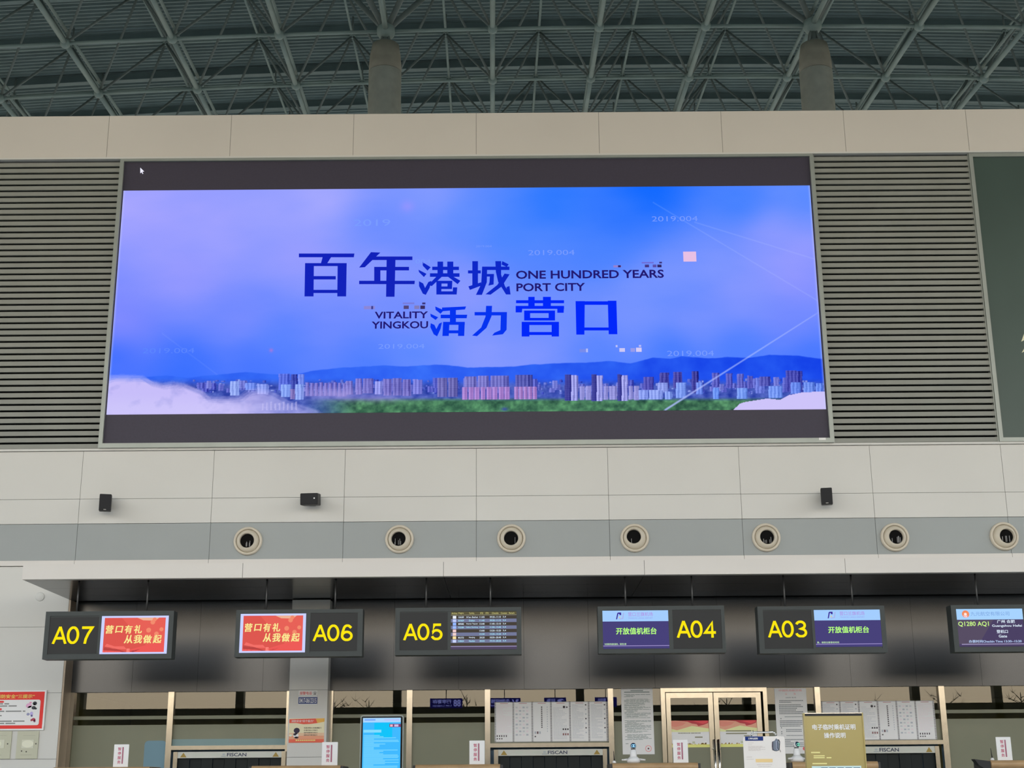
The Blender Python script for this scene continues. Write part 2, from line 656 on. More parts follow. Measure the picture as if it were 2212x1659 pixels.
struct('trim_3', MB().panels(JX, [Zle - .03, Zbb], Yw - .02, Yw + .1, CANW, .005, JOINT))

# canopy over the counters
Zs = zc(1244, Yc)
Zct = zc(1211, Yc)
cx0 = at(48, 1240, Yc).x
cst = at(958 + 434, 1230, Yc).x - at(958, 1230, Yc).x
cxj = at(958, 1230, Yc).x
CXS = [cx0] + [cxj + cst * k for k in range(-2, 6)]
CXS = [cx0] + [x for x in CXS[1:] if x > cx0 + .4]
t = Thing('canopy', 'long white canopy with a dark glossy underside above the counters', 'canopy', (cx0, Yc, Zs), None, 'structure')
t.part('fascia_board', MB().panels(CXS, [Zs, Zct], Yc, Yc + .12, CANW, .006, JOINT).box(cx0, CXS[-1], Yc + .13, Yw - .03, Zs + .03, Zct - .02, CANW))
so = MB()
sy = [Yc + .125, Yc + .95, Yc + 1.75, Yb - .003]
for a, b in zip(CXS[:-1], CXS[1:]):
    for c, d in zip(sy[:-1], sy[1:]):
        so.box(a + .003, b - .003, c + .003, d - .003, Zs + .002, Zs + .022, SOFF)
t.part('soffit', so)

# white wall to the left of the counters
xw = at(141, 1400, Yw).x
lz = [0.0]
zs_ = [zc(1632, Yw), zc(1489, Yw), zc(1346.5, Yw), Zle - .035]
struct('wall_end', MB().panels([x for x in JX if x < xw - .3] + [xw], [0.0] + zs_, Yw, Yw + .3, WHITE, .005, JOINT))
mw = mat('jamb_stone', (.46, .36, .26), .4, 0, .4, .08, 3)
struct('trim_4', MB().box(xw + .002, xw + .03, Yw - .001, Yb + .12, 0, Zs, mw))

# dark fascia over the glass
Zd = zc(1489, Yb)
dst = at(1132 + 141, 1450, Yb).x - at(1132, 1450, Yb).x
dj = at(1132, 1450, Yb).x
xa, xz = at(153, 1490, Yb).x, CXS[-1]
DX = [xa] + [x for x in [dj + dst * k for k in range(-8, 16)] if xa + .2 < x < xz - .2] + [xz]
struct('wall_back_fascia', MB().panels(DX, [Zd, Zs + .03], Yb, Yb + .05, DARKP, .003, BLACKBACK))
struct('ceiling_back_room', MB().box(xa, xz, Yb + .08, 26, Zd + .02, Zd + .1, BROOM))
struct('wall_back_room', MB().box(xa, xz, 26, 26.1, 0, Zd + .1, BROOM).box(xa - .1, xa, Yb + .13, 26.1, 0, Zd + .1, BROOM).box(xz, xz + .1, Yb + .06, 26.1, 0, Zd + .1, BROOM))

# pillar between the counters
Yp = 22.1
px0, px1 = at(624, 1500, Yp).x, at(708, 1500, Yp).x
pl = MB().panels([px0, px1], [0, zc(1632, Yp), zc(1487, Yp), Zs - .012], Yp, Yg + .1, WHITE, .005, None)
pl.box(px0 + .01, px1 - .01, Yp + .01, Yg + .08, 0, Zs - .02, JOINT)
struct('pillar', pl)

# ------------------------------------------------------------------ glazing, its posts and doors
POST = {'a': (143.5, 155.5, 1575), 'b': (359.5, 372, 1575), 'c': (616.9, 623.2, 1575), 'd': (705.5, 718.5, 1545), 'e': (878, 890, 1570),
        'f': (1047.5, 1059, 1570), 'g': (1314.5, 1326, 1566), 'h': (1429.5, 1439, 1566), 'k': (1650.5, 1659, 1545), 'i': (1762, 1773.5, 1530), 'j': (2034.5, 2047, 1570)}
PX = {}
for k, (a, b, yy) in POST.items():
    PX[k] = (at(a, yy, Yg - .06).x, at(b, yy, Yg - .06).x)
for k, v in (('l', 2300), ('m', 2570), ('n', 2840)):
    PX[k] = (at(v, 1570, Yg).x, at(v + 12, 1570, Yg).x)
PX['o'] = (CXS[-1] - .1, CXS[-1])
Ztr = (zc(1614.5, Yg - .06), zc(1605.5, Yg - .06))
Zf0, Zf1, Zf2 = zc(1560, Yg), zc(1548, Yg), zc(1540.5, Yg)
WIN = [('a', 'b', 0), ('b', 'c', 1), ('d', 'e', 0), ('e', 'f', 0), ('f', 'g', 1), ('g', 'h', 0), ('k', 'i', 0), ('i', 'j', 1), ('j', 'l', 0), ('l', 'm', 0), ('m', 'n', 0), ('n', 'o', 0)]
for n, (a, b, trn) in enumerate(WIN):
    x0, x1 = PX[a][1], PX[b][0]
    o = bpy.data.objects.new('window_%d' % (n + 1), None)
    o.location = (x0, Yg, 0)
    COL.objects.link(o)
    o['kind'] = 'structure'
    H = Thing.__new__(Thing)
    H.o, H.base = o, (x0, Yg, 0)
    zb = Ztr[0] if trn else .02
    pf = MB()
    if b not in ('h',):
        pf.box(PX[b][0], PX[b][1], Yg - .06, Yg + .06, 0, Zd, STEEL)
    if a in ('a', 'd'):
        pf.box(PX[a][0], PX[a][1], Yg - .06, Yg + .06, 0, Zd, STEEL)
    if trn:
        pf.box(x0, x1, Yg - .06, Yg + .06, Ztr[0], Ztr[1], STEEL)
    if not pf.F:
        pf.box(x0, x1, Yg - .03, Yg + .03, 0, .03, STEEL)
    H.part('window_frame', pf)
    H.part('glass_pane', MB().rect(x0, x1, zb, Zd + .01, Yg + .002, gl))
    H.part('frosted_film', MB().rect(x0, x1, zb, Zf0, Yg - .002, FILM).rect(x0, x1, Zf1, Zf2, Yg - .002, FILM))

    if n == 0:
        X0, X1, Z0, Z1 = rp(309, 1600, 357, 1720, Yg - .004)
        H.part('blue_seen_through_film', MB().rbox(X0, x1, Yg - .005, Yg - .0045, .3, Z1, gpaper((84, 108, 118)), .06))  # blue object behind the film, drawn as a coloured sheet over it
    if n == 1:
        X0, X1, Z0, Z1 = rp(376, 1596, 617, 1611, Yg - .004)
        H.part('blue_seen_through_film', MB().box(x0, x1, Yg - .005, Yg - .0045, Ztr[1], Z1, gpaper((96, 114, 114))))  # the same blue object behind the glass, drawn as a coloured strip

# double door
d = Thing('door_1', None, None, (PX['h'][0], Yg, 0), None, 'structure')
yf = Yg - .06
hd = MB()
hd.box(*PX['h'], yf, Yg + .06, 0, Zd, STEEL).box(*PX['k'], yf, Yg + .06, 0, Zd, STEEL)
z0, z1 = zc(1497.5, yf), zc(1489.2, yf)
hd.box(PX['h'][1], PX['k'][0], yf, Yg + .06, z0, Zd, STEEL)
d.part('door_frame', hd)
yd = Yg - .045
ym = 1550
for (xa_, xb_, xc_, xd_, hx) in ((1440, 1449.5, 1531, 1541.5, 1543.5), (1543.2, 1553.5, 1634.5, 1645.5, 1552.5)):
    q = [at(v, ym, yd).x for v in (xa_, xb_, xc_, xd_)]
    zt_, zr = z0 - .012, zc(1510.5, yd)
    f = MB().box(q[0], q[1], yd, yd + .05, .02, zt_, STEEL).box(q[2], q[3], yd, yd + .05, .02, zt_, STEEL)
    f.box(q[1], q[2], yd, yd + .05, zr, zt_, STEEL).box(q[1], q[2], yd, yd + .05, .02, .2, STEEL)
    lf = d.part('door_leaf', f)
    d.part('door_glass', MB().rect(q[1], q[2], .2, zr, yd + .02, gl), lf)
    d.part('frosted_film', MB().rect(q[1], q[2], .2, Zf0, yd + .016, FILM).rect(q[1], q[2], Zf1, Zf2, yd + .016, FILM), lf)
    hxx = at(hx, 1600, yd - .06).x
    zh = at(hx, 1597, yd - .06).z
    hm = MB().tube((hxx, yd - .06, .75), (hxx, yd - .06, zh), .016, CHROME, 10)
    off = .03 if hx > 1548 else -.03
    for zz in (zh - .14, .95):
        hm.tube((hxx, yd - .06, zz), (hxx + off, yd, zz), .010, CHROME, 8)
    d.part('door_handle', hm, lf)

# ------------------------------------------------------------------ louver panels beside the screen
ZL0, ZL1 = Zlt + .004, zc(341.5, Yw)
lx = at(263, 346, Yw).x * .5 + at(215, 970, Yw).x * .5
rx = at(1754, 336, Yw).x * .5 + at(1800, 957, Yw).x * .5
gx = at(2088, 333, Yw).x * .5 + at(2160, 958, Yw).x * .5


def louver(x0, x1, label):
    t = Thing('louver_panel', label, 'louver', ((x0 + x1) / 2, Yw, ZL0), 'slatted louver panels beside the screen')
    t.part('backing', MB().box(x0 + .005, x1 - .005, Yw + .085, Yw + .13, ZL0, ZL1, BLACKBACK))
    n = 47
    p = (ZL1 - ZL0) / n
    s = MB()
    for k in range(n):
        z = ZL0 + p * k
        s.box(x0 + .02, x1 - .02, Yw - .02, Yw + .03, z + p * .03, z + p * .70, SLAT)
    t.part('slats', s)
    t.part('edge_channel', MB().box(x0 + .004, x0 + .02, Yw - .03, Yw + .08, ZL0, ZL1, FRAMEG))
    t.part('edge_channel', MB().box(x1 - .02, x1 - .004, Yw - .03, Yw + .08, ZL0, ZL1, FRAMEG))


louver(WX0 + 1, lx, 'grey slatted louver panel on the wall to the left of the big screen')
louver(rx, gx, 'grey slatted louver panel between the big screen and the dark green board')

# dark board at the right edge of the photo
gx1 = WX1 - 1
zb0, zb1 = zc(963, Yw), zc(341, Yw)
bw = .066
t = Thing('display_board', 'dark green display board in a grey metal frame right of the louver', 'display board', (gx, Yw, zb0))
t.part('board_panel', MB().box(gx + bw, gx1 - bw, Yw - .015, Yw + .10, zb0 + bw, zb1 - bw, GREENB))
f = MB()
f.box(gx, gx + bw, Yw - .05, Yw + .1, zb0, zb1, FRAMEG).box(gx1 - bw, gx1, Yw - .05, Yw + .1, zb0, zb1, FRAMEG)
f.box(gx + bw, gx1 - bw, Yw - .05, Yw + .1, zb0, zb0 + bw, FRAMEG).box(gx + bw, gx1 - bw, Yw - .05, Yw + .1, zb1 - bw, zb1, FRAMEG)
t.part('frame', f)
mk = MB()
for P in (((2206, 738), (2213, 718), (2222, 716), (2214, 734)), ((2207, 762), (2214, 750), (2222, 748), (2213, 759))):
    mk.flat([(at(a, b, Yw - .018).x, at(a, b, Yw - .018).z) for a, b in P], Yw - .018, paper((190, 190, 165)))
t.part('painted_mark', mk)

# ------------------------------------------------------------------ the big LED screen
Zt0, Zt1 = zc(963, Yw), zc(340.5, Yw)
fw_, fb_ = .062, .075
YP = Yw - .03
t = Thing('led_screen', 'huge wall screen showing a blue sky over a city skyline with Chinese slogan', 'screen', ((lx + rx) / 2, Yw, Zt0))
f = MB()
f.box(lx, lx + fw_, Yw - .08, Yw + .1, Zt0, Zt1, FRAMEG).box(rx - fw_, rx, Yw - .08, Yw + .1, Zt0, Zt1, FRAMEG)
f.box(lx + fw_, rx - fw_, Yw - .08, Yw + .1, Zt0, Zt0 + fb_, FRAMEG).box(lx + fw_, rx - fw_, Yw - .08, Yw + .1, Zt1 - .05, Zt1, FRAMEG)
t.part('screen_frame', f)
t.part('maker_plate', MB().box(*rp(1769, 945.5, 1784, 950.5, Yw - .09)[:2], Yw - .088, Yw - .08, *rp(1769, 945.5, 1784, 950.5, Yw - .09)[2:], paper((205, 205, 195))))
t.part('screen_panel', MB().box(lx + fw_, rx - fw_, YP, Yw + .1, Zt0 + fb_, Zt1 - .05, LED_OFF), None, 'unlit black LED band')

PX0 = (at(265, 411, YP).x + at(232, 897, YP).x) / 2
PX1 = (at(1748, 402, YP).x + at(1785.6, 883, YP).x) / 2
PZ1, PZ0 = zc(405.7, YP), zc(889.3, YP)
NX_, NY_ = 1240, 392
gxx = np.linspace(PX0, PX1, NX_)
gzz = np.linspace(PZ0, PZ1, NY_)
GX, GZ = np.meshgrid(gxx, gzz)
D = np.stack([GX - CAM.x, np.full_like(GX, YP), GZ - CAM.z], -1)
zz = D @ np.array(FW)
IX = CX + F_PX * (D @ np.array(RT)) / zz      # where each LED is seen
IY = CY - F_PX * (D @ np.array(UP)) / zz
CP = [(280, 430, 165, 165, 255), (330, 520, 155, 158, 255), (400, 600, 148, 152, 255), (260, 700, 128, 138, 255), (245, 775, 66, 112, 255), (400, 790, 50, 108, 255),
      (560, 780, 60, 112, 255), (600, 740, 84, 130, 255), (520, 690, 120, 140, 255), (600, 450, 148, 158, 255), (700, 425, 172, 172, 255), (950, 422, 140, 158, 255), (800, 490, 110, 142, 255), (1000, 460, 88, 138, 255), (1200, 440, 46, 122, 255), (1100, 500, 70, 132, 255),
      (1400, 420, 14, 104, 255), (1330, 470, 44, 116, 255), (1600, 440, 56, 124, 255), (1730, 420, 92, 140, 255), (1660, 510, 150, 158, 255), (1720, 560, 152, 156, 255), (1730, 610, 146, 150, 255),
      (1700, 700, 116, 138, 255), (1300, 540, 72, 130, 255), (1450, 600, 122, 150, 255), (1600, 640, 132, 150, 255), (1350, 690, 120, 148, 255), (900, 690, 126, 146, 255), (450, 500, 156, 160, 255), (650, 560, 150, 156, 255), (1550, 560, 120, 148, 255), (1000, 620, 138, 152, 255), (800, 600, 138, 152, 255), (700, 690, 118, 142, 255), (1200, 690, 118, 146, 255),
      (1500, 700, 116, 144, 255), (1400, 640, 118, 148, 255), (1040, 765, 140, 156, 255), (1150, 770, 132, 152, 255), (900, 750, 92, 138, 255), (800, 780, 74, 124, 255), (1300, 760, 78, 128, 255), (1600, 750, 78, 128, 255), (1750, 770, 66, 118, 255), (1450, 750, 66, 122, 255)]
num = np.zeros(IX.shape + (3,))
den = np.zeros(IX.shape)
for (a, b, r, g, bl) in CP:
    wgt = 1 / (((IX - a) / 1.25) ** 2 + (IY - b) ** 2 + 1800) ** 1.5
    den += wgt
    num += wgt[..., None] * np.array([r, g, bl])
IMG = num / den[..., None]


def fnoise(sx_, sy_, seed):
    r = np.random.default_rng(seed)
    out = np.zeros(IX.shape)
    amp = 1.0
    for o in range(4):
        gw, gh = int(sx_ * 2 ** o) + 2, int(sy_ * 2 ** o) + 2
        G = r.random((gh, gw))
        u = np.linspace(0, gw - 1.001, NX_)
        v = np.linspace(0, gh - 1.001, NY_)
        ui, vi = u.astype(int), v.astype(int)
        fu, fv = u - ui, v - vi
        fu, fv = fu * fu * (3 - 2 * fu), fv * fv * (3 - 2 * fv)
        A = G[vi][:, ui] * (1 - fu) + G[vi][:, ui + 1] * fu
        B = G[vi + 1][:, ui] * (1 - fu) + G[vi + 1][:, ui + 1] * fu
        out += amp * (A * (1 - fv)[:, None] + B * fv[:, None])
        amp *= .5
    return out / 1.875


def blend(mask, col):
    global IMG
    IMG = IMG * (1 - mask[..., None]) + np.array(col, float) * mask[..., None]


def sstep(v, a, b):
    t_ = np.clip((v - a) / (b - a), 0, 1)
    return t_ * t_ * (3 - 2 * t_)


IMG += ((fnoise(9, 7, 1) - .5) * 20)[..., None] * np.array([1, .5, 0])
ridge = np.array([(225, 817), (318, 813.5), (359, 810.7), (405, 816), (452, 811), (530, 804), (598, 808), (641, 809), (670, 801.8), (720, 795.7), (827, 788.6), (880, 791.4), (945, 786.8), (1010, 793.6), (1110, 792), (1157, 787), (1234, 784), (1264, 783.5), (1315, 780), (1362, 784.5), (1410, 773), (1447, 775), (1472, 769.6), (1531, 774), (1571, 770.7), (1619, 773), (1663, 766.6), (1725, 768.5), (1790, 777)])
rg = np.interp(IX, ridge[:, 0], ridge[:, 1]) + (fnoise(60, 1, 9) - .5) * 3
mt = sstep(IY - rg, -.8, 1.2)
lr = np.clip((IX - 900) / 700, 0, 1)
blend(mt, (0, 0, 0))
mc = np.stack([52 - 24 * lr, 104 - 28 * lr, 246 - 10 * lr], -1) + ((fnoise(40, 14, 3) - .5) * 34)[..., None] * np.array([.7, 1, .5])
IMG += mc * mt[..., None]
pl_ = sstep(IY, 815, 838)
pc = np.stack([np.full_like(IX, 64), np.full_like(IX, 84), np.full_like(IX, 180)], -1) + ((fnoise(120, 60, 4) - .5) * 90)[..., None] * np.array([1, 1, .8])
IMG = IMG * (1 - pl_[..., None]) + pc * pl_[..., None]
gm = sstep(IY, 857, 868) * sstep(IX, 640, 780)
gc = np.stack([np.full_like(IX, 68), np.full_like(IX, 118), np.full_like(IX, 88)], -1) + ((fnoise(130, 50, 6) - .5) * 120)[..., None] * np.array([.7, 1, .6])
IMG = IMG * (1 - gm[..., None]) + gc * gm[..., None]


ROWY, COLX = IY.mean(1), IX.mean(0)


def bld(x0, x1, y0, y1, col, var=14, alpha=1.0):
    """apartment block with vertical bays and floor lines"""
    rows = np.where((ROWY > y0 - 14) & (ROWY < y1 + 14))[0]
    cols = np.where((COLX > x0 - 40) & (COLX < x1 + 40))[0]
    if len(rows) == 0 or len(cols) == 0:
        return
    sl_ = (slice(rows[0], rows[-1] + 1), slice(cols[0], cols[-1] + 1))
    X_, Y_ = IX[sl_], IY[sl_]
    m_ = ((X_ >= x0) & (X_ <= x1) & (Y_ >= y0) & (Y_ <= y1))[..., None] * alpha
    bay = np.where(np.floor((X_ - x0) / 3.9) % 2 == 0, var, -var)
    flo = np.where(np.floor(Y_ / 2.0) % 2 == 0, 5, -5)
    c = np.array(col, float) + (bay + flo)[..., None]
    c = np.where(((X_ - x0) / (x1 - x0) > .72)[..., None], c - 22, c)
    IMG[sl_] = IMG[sl_] * (1 - m_) + c * m_


rb = random.Random(11)
for k in range(260):      # the low town in the haze between the towers
    x = rb.uniform(410, 1775)
    y1 = rb.uniform(822, 852)
    v = rb.randint(-34, 46)
    bld(x, x + rb.uniform(3, 8), y1 - rb.uniform(2, 6), y1, (90 + v, 106 + v, 205 + v // 2), 8)
for k in range(95):
    x = rb.uniform(420, 1770)
    h = rb.uniform(8, 24)
    y1 = rb.uniform(838, 850)
    v = rb.randint(-18, 22)
    bld(x, x + rb.uniform(7, 17), y1 - h, y1, (96 + v, 104 + v, 205 + v // 2))
for b in [(497, 517, 824, 854, (150, 172, 248)), (530, 554, 827, 843, (120, 148, 246)), (556, 580, 830, 852, (140, 160, 246)), (602, 627, 808, 843, (92, 112, 225)), (629, 643, 809, 843, (62, 74, 176)), (644, 657, 808, 843, (118, 140, 238)), (607, 629, 830, 857, (134, 165, 250)), (638, 656, 830, 864, (140, 168, 250)), (627, 637, 841, 862, (128, 116, 190))]:
    bld(*b)
for k in range(9):
    bld(660 + k * 10, 668 + k * 10, 826 + (k % 3), 856, (122, 118, 205))
for b in [(747, 762, 823, 852, (126, 122, 206)), (768, 782, 818, 852, (128, 124, 210)), (784, 806, 818, 850, (118, 116, 202)), (810, 826, 824, 852, (150, 156, 240)), (828, 846, 818, 854, (120, 116, 200)), (848, 868, 817, 854, (112, 110, 194)), (870, 888, 819, 855, (116, 112, 196)), (892, 912, 820, 852, (126, 130, 222)),
          (945, 966, 816, 857, (112, 110, 184)), (968, 988, 816, 857, (108, 106, 180)), (1004, 1030, 813, 840, (122, 120, 200)), (1032, 1056, 812, 840, (126, 124, 206)), (1060, 1100, 812, 840, (116, 116, 200)), (1113, 1151, 810, 836, (88, 92, 178))]:
    bld(*b)
for k in range(8):
    bld(999 + k * 13, 1010 + k * 13, 836, 863, (168, 130, 208))
for k in range(5):
    bld(1111 + k * 10, 1119.5 + k * 10, 836, 863, (170, 132, 206))
for (a, b_, c) in ((1220, 1234, 1249), (1278, 1289, 1302), (1334, 1343, 1356)):
    bld(a, b_, 809, 866, (66, 68, 156), 4)
    bld(b_, c, 811, 866, (154, 156, 230), 24)
for (a, b_) in ((1252, 1263), (1265, 1277), (1304, 1314), (1316, 1333), (1358, 1367), (1369, 1380)):
    bld(a, b_, 834, 864, (150, 150, 222), 10)
for b in [(1390, 1412, 814, 842, (84, 84, 182)), (1425, 1445, 805, 840, (72, 72, 166)), (1454, 1473, 804, 838, (76, 74, 168)), (1494, 1509, 802, 850, (66, 66, 158)), (1421, 1443, 827, 848, (142, 158, 238)), (1460, 1482, 827, 860, (128, 158, 246)), (1380, 1400, 843, 863, (140, 160, 244)), (1402, 1432, 843, 863, (146, 166, 246)), (1436, 1452, 846, 863, (138, 164, 246)), (1504, 1518, 826, 852, (112, 142, 240)),
          (1538, 1554, 806, 836, (92, 96, 196)), (1568, 1582, 807, 838, (90, 94, 196)), (1592, 1606, 808, 846, (100, 104, 200)), (1614, 1626, 812, 840, (90, 92, 190)), (1540, 1553, 838, 862, (110, 150, 248)), (1592, 1614, 838, 862, (122, 158, 248)), (1632, 1652, 816, 850, (108, 124, 222)), (1640, 1664, 814, 834, (86, 90, 184)), (1697, 1733, 801, 846, (72, 76, 178)), (1660, 1690, 834, 860, (120, 154, 248)), (1708, 1730, 826, 850, (108, 140, 240)), (1736, 1760, 826, 852, (112, 146, 242)), (1762, 1778, 828, 850, (104, 140, 242))]:
    bld(*b)


def inpoly(P):
    m_ = np.zeros(IX.shape, bool)
    n = len(P)
    for k in range(n):
        (x0, y0), (x1, y1) = P[k], P[(k + 1) % n]
        if y0 == y1:
            continue
        cnd = ((y0 > IY) != (y1 > IY)) & (IX < (x1 - x0) * (IY - y0) / (y1 - y0) + x0)
        m_ ^= cnd
    return m_.astype(float)


IXs, IYs = IX.copy(), IY.copy()
IX = IX + (fnoise(60, 24, 14) - .5) * 16
IY = IY + (fnoise(60, 24, 15) - .5) * 12
cl = [(225, 815), (241, 809), (266, 808), (309, 810), (323, 819), (352, 826), (373, 822), (398, 826), (420, 835), (438, 842), (445, 853), (470, 855), (498, 854), (520, 852), (534, 841), (555, 837), (580, 840), (598, 848), (620, 862), (690, 885), (690, 910), (200, 910)]
cn = fnoise(50, 20, 8)
cm = inpoly([(a, b + 0) for a, b in cl])
IX, IY = IXs, IYs
soft = sum(inpoly([(a + ox, b + oy) for a, b in cl]) for ox, oy in ((0, 0), (3, 3), (7, 6), (11, 9), (-3, 2), (-6, 8), (0, 12), (5, 16))) / 8
fade = 1 - .55 * sstep(IX, 470, 640)
blend(soft * fade * np.clip(.62 + .85 * cn, 0, 1), (200, 190, 250))
blend(soft * fade * sstep(IY, 846, 885) * .45, (212, 206, 252))
blend(np.clip(.62 * np.exp(-((IX - 715) / 62) ** 2 - ((IY - 851) / 13) ** 2) * (.5 + cn), 0, .8), (170, 158, 226))
blend(np.clip(.5 * np.exp(-((IX - 820) / 75) ** 2 - ((IY - 859) / 9) ** 2) * (.5 + cn), 0, .7), (170, 158, 226))
blend(inpoly([(1580, 890), (1598, 872), (1612, 868), (1658, 861), (1685, 864), (1703, 854), (1732, 848), (1790, 845), (1800, 900)]), (206, 196, 250))
for k in range(9):      # pale rows of houses lower left
    bld(566 + 9 * k, 570 + 9 * k, 872 - k % 3 * 2, 886, (196, 192, 244), 6, .5)
m_ = np.abs((IY - 885) * 322 + (IX - 1438) * 205) / 381.7
blend(np.clip(1.35 - m_ / np.interp(IX, [1438, 1760], [2.4, 1.4]), 0, 1) * np.interp(IX, [1430, 1438, 1560, 1760, 1770], [0, .85, .7, .45, .0]) * (IX > 1430), (175, 190, 255))
for (x0, y0, x1, y1) in ((1410, 437, 1775, 655), (1500, 480, 1760, 560), (350, 720, 470, 810)):
    L = math.hypot(x1 - x0, y1 - y0)
    m_ = np.abs((IY - y0) * (x1 - x0) - (IX - x0) * (y1 - y0)) / L
    blend(np.clip(1.3 - m_ / 1.3, 0, 1) * (.20 if x0 > 400 else .10) * ((IX > x0) & (IX < x1)), (190, 205, 255))
blend(np.exp(-((IX - 880) / 14) ** 2 - ((IY - 446) / 12) ** 2) * .35, (180, 150, 255))
blend(np.exp(-((IX - 586) / 4) ** 2 - ((IY - 757) / 4) ** 2) * .8, (170, 120, 220))
blend(np.exp(-((IX - 1090) / 7) ** 2 - ((IY - 884) / 4) ** 2) * .9, (60, 80, 160))
edge = np.clip(1 - np.minimum(IX - IX.min(1, keepdims=True), IX.max(1, keepdims=True) - IX) / 5, 0, 1)
blend(edge * .45, (200, 205, 255))
IMG = np.clip(IMG, 0, 255) / 255
LINC = np.where(IMG <= .04045, IMG / 12.92, ((IMG + .055) / 1.055) ** 2.4)
me = bpy.data.meshes.new('screen_picture')
base = np.array(t.base)
VV = np.stack([GX, np.full_like(GX, YP - .004), GZ], -1).reshape(-1, 3) - base
idx = np.arange(NX_ * NY_).reshape(NY_, NX_)
Q = np.stack([idx[:-1, :-1], idx[:-1, 1:], idx[1:, 1:], idx[1:, :-1]], -1).reshape(-1, 4)
me.vertices.add(len(VV))
me.vertices.foreach_set('co', VV.ravel().astype(np.float32))
me.loops.add(Q.size)
me.loops.foreach_set('vertex_index', Q.ravel().astype(np.int32))
me.polygons.add(len(Q))
me.polygons.foreach_set('loop_start', np.arange(0, Q.size, 4, dtype=np.int32))
me.update(calc_edges=True)
ca = me.color_attributes.new('picture', 'FLOAT_COLOR', 'POINT')
ca.data.foreach_set('color', np.concatenate([LINC.reshape(-1, 3), np.ones((NX_ * NY_, 1))], 1).ravel().astype(np.float32))
pm = bpy.data.materials.new('led_picture')
pm.use_nodes = True
n_, l_ = pm.node_tree.nodes, pm.node_tree.links
n_.clear()
at_ = n_.new('ShaderNodeAttribute')
at_.attribute_name = 'picture'
em = n_.new('ShaderNodeEmission')
ou = n_.new('ShaderNodeOutputMaterial')
l_.new(at_.outputs['Color'], em.inputs[0])
l_.new(em.outputs[0], ou.inputs[0])
me.materials.append(pm)
pic = bpy.data.objects.new('screen_picture', me)
COL.objects.link(pic)
pic.parent = t.o

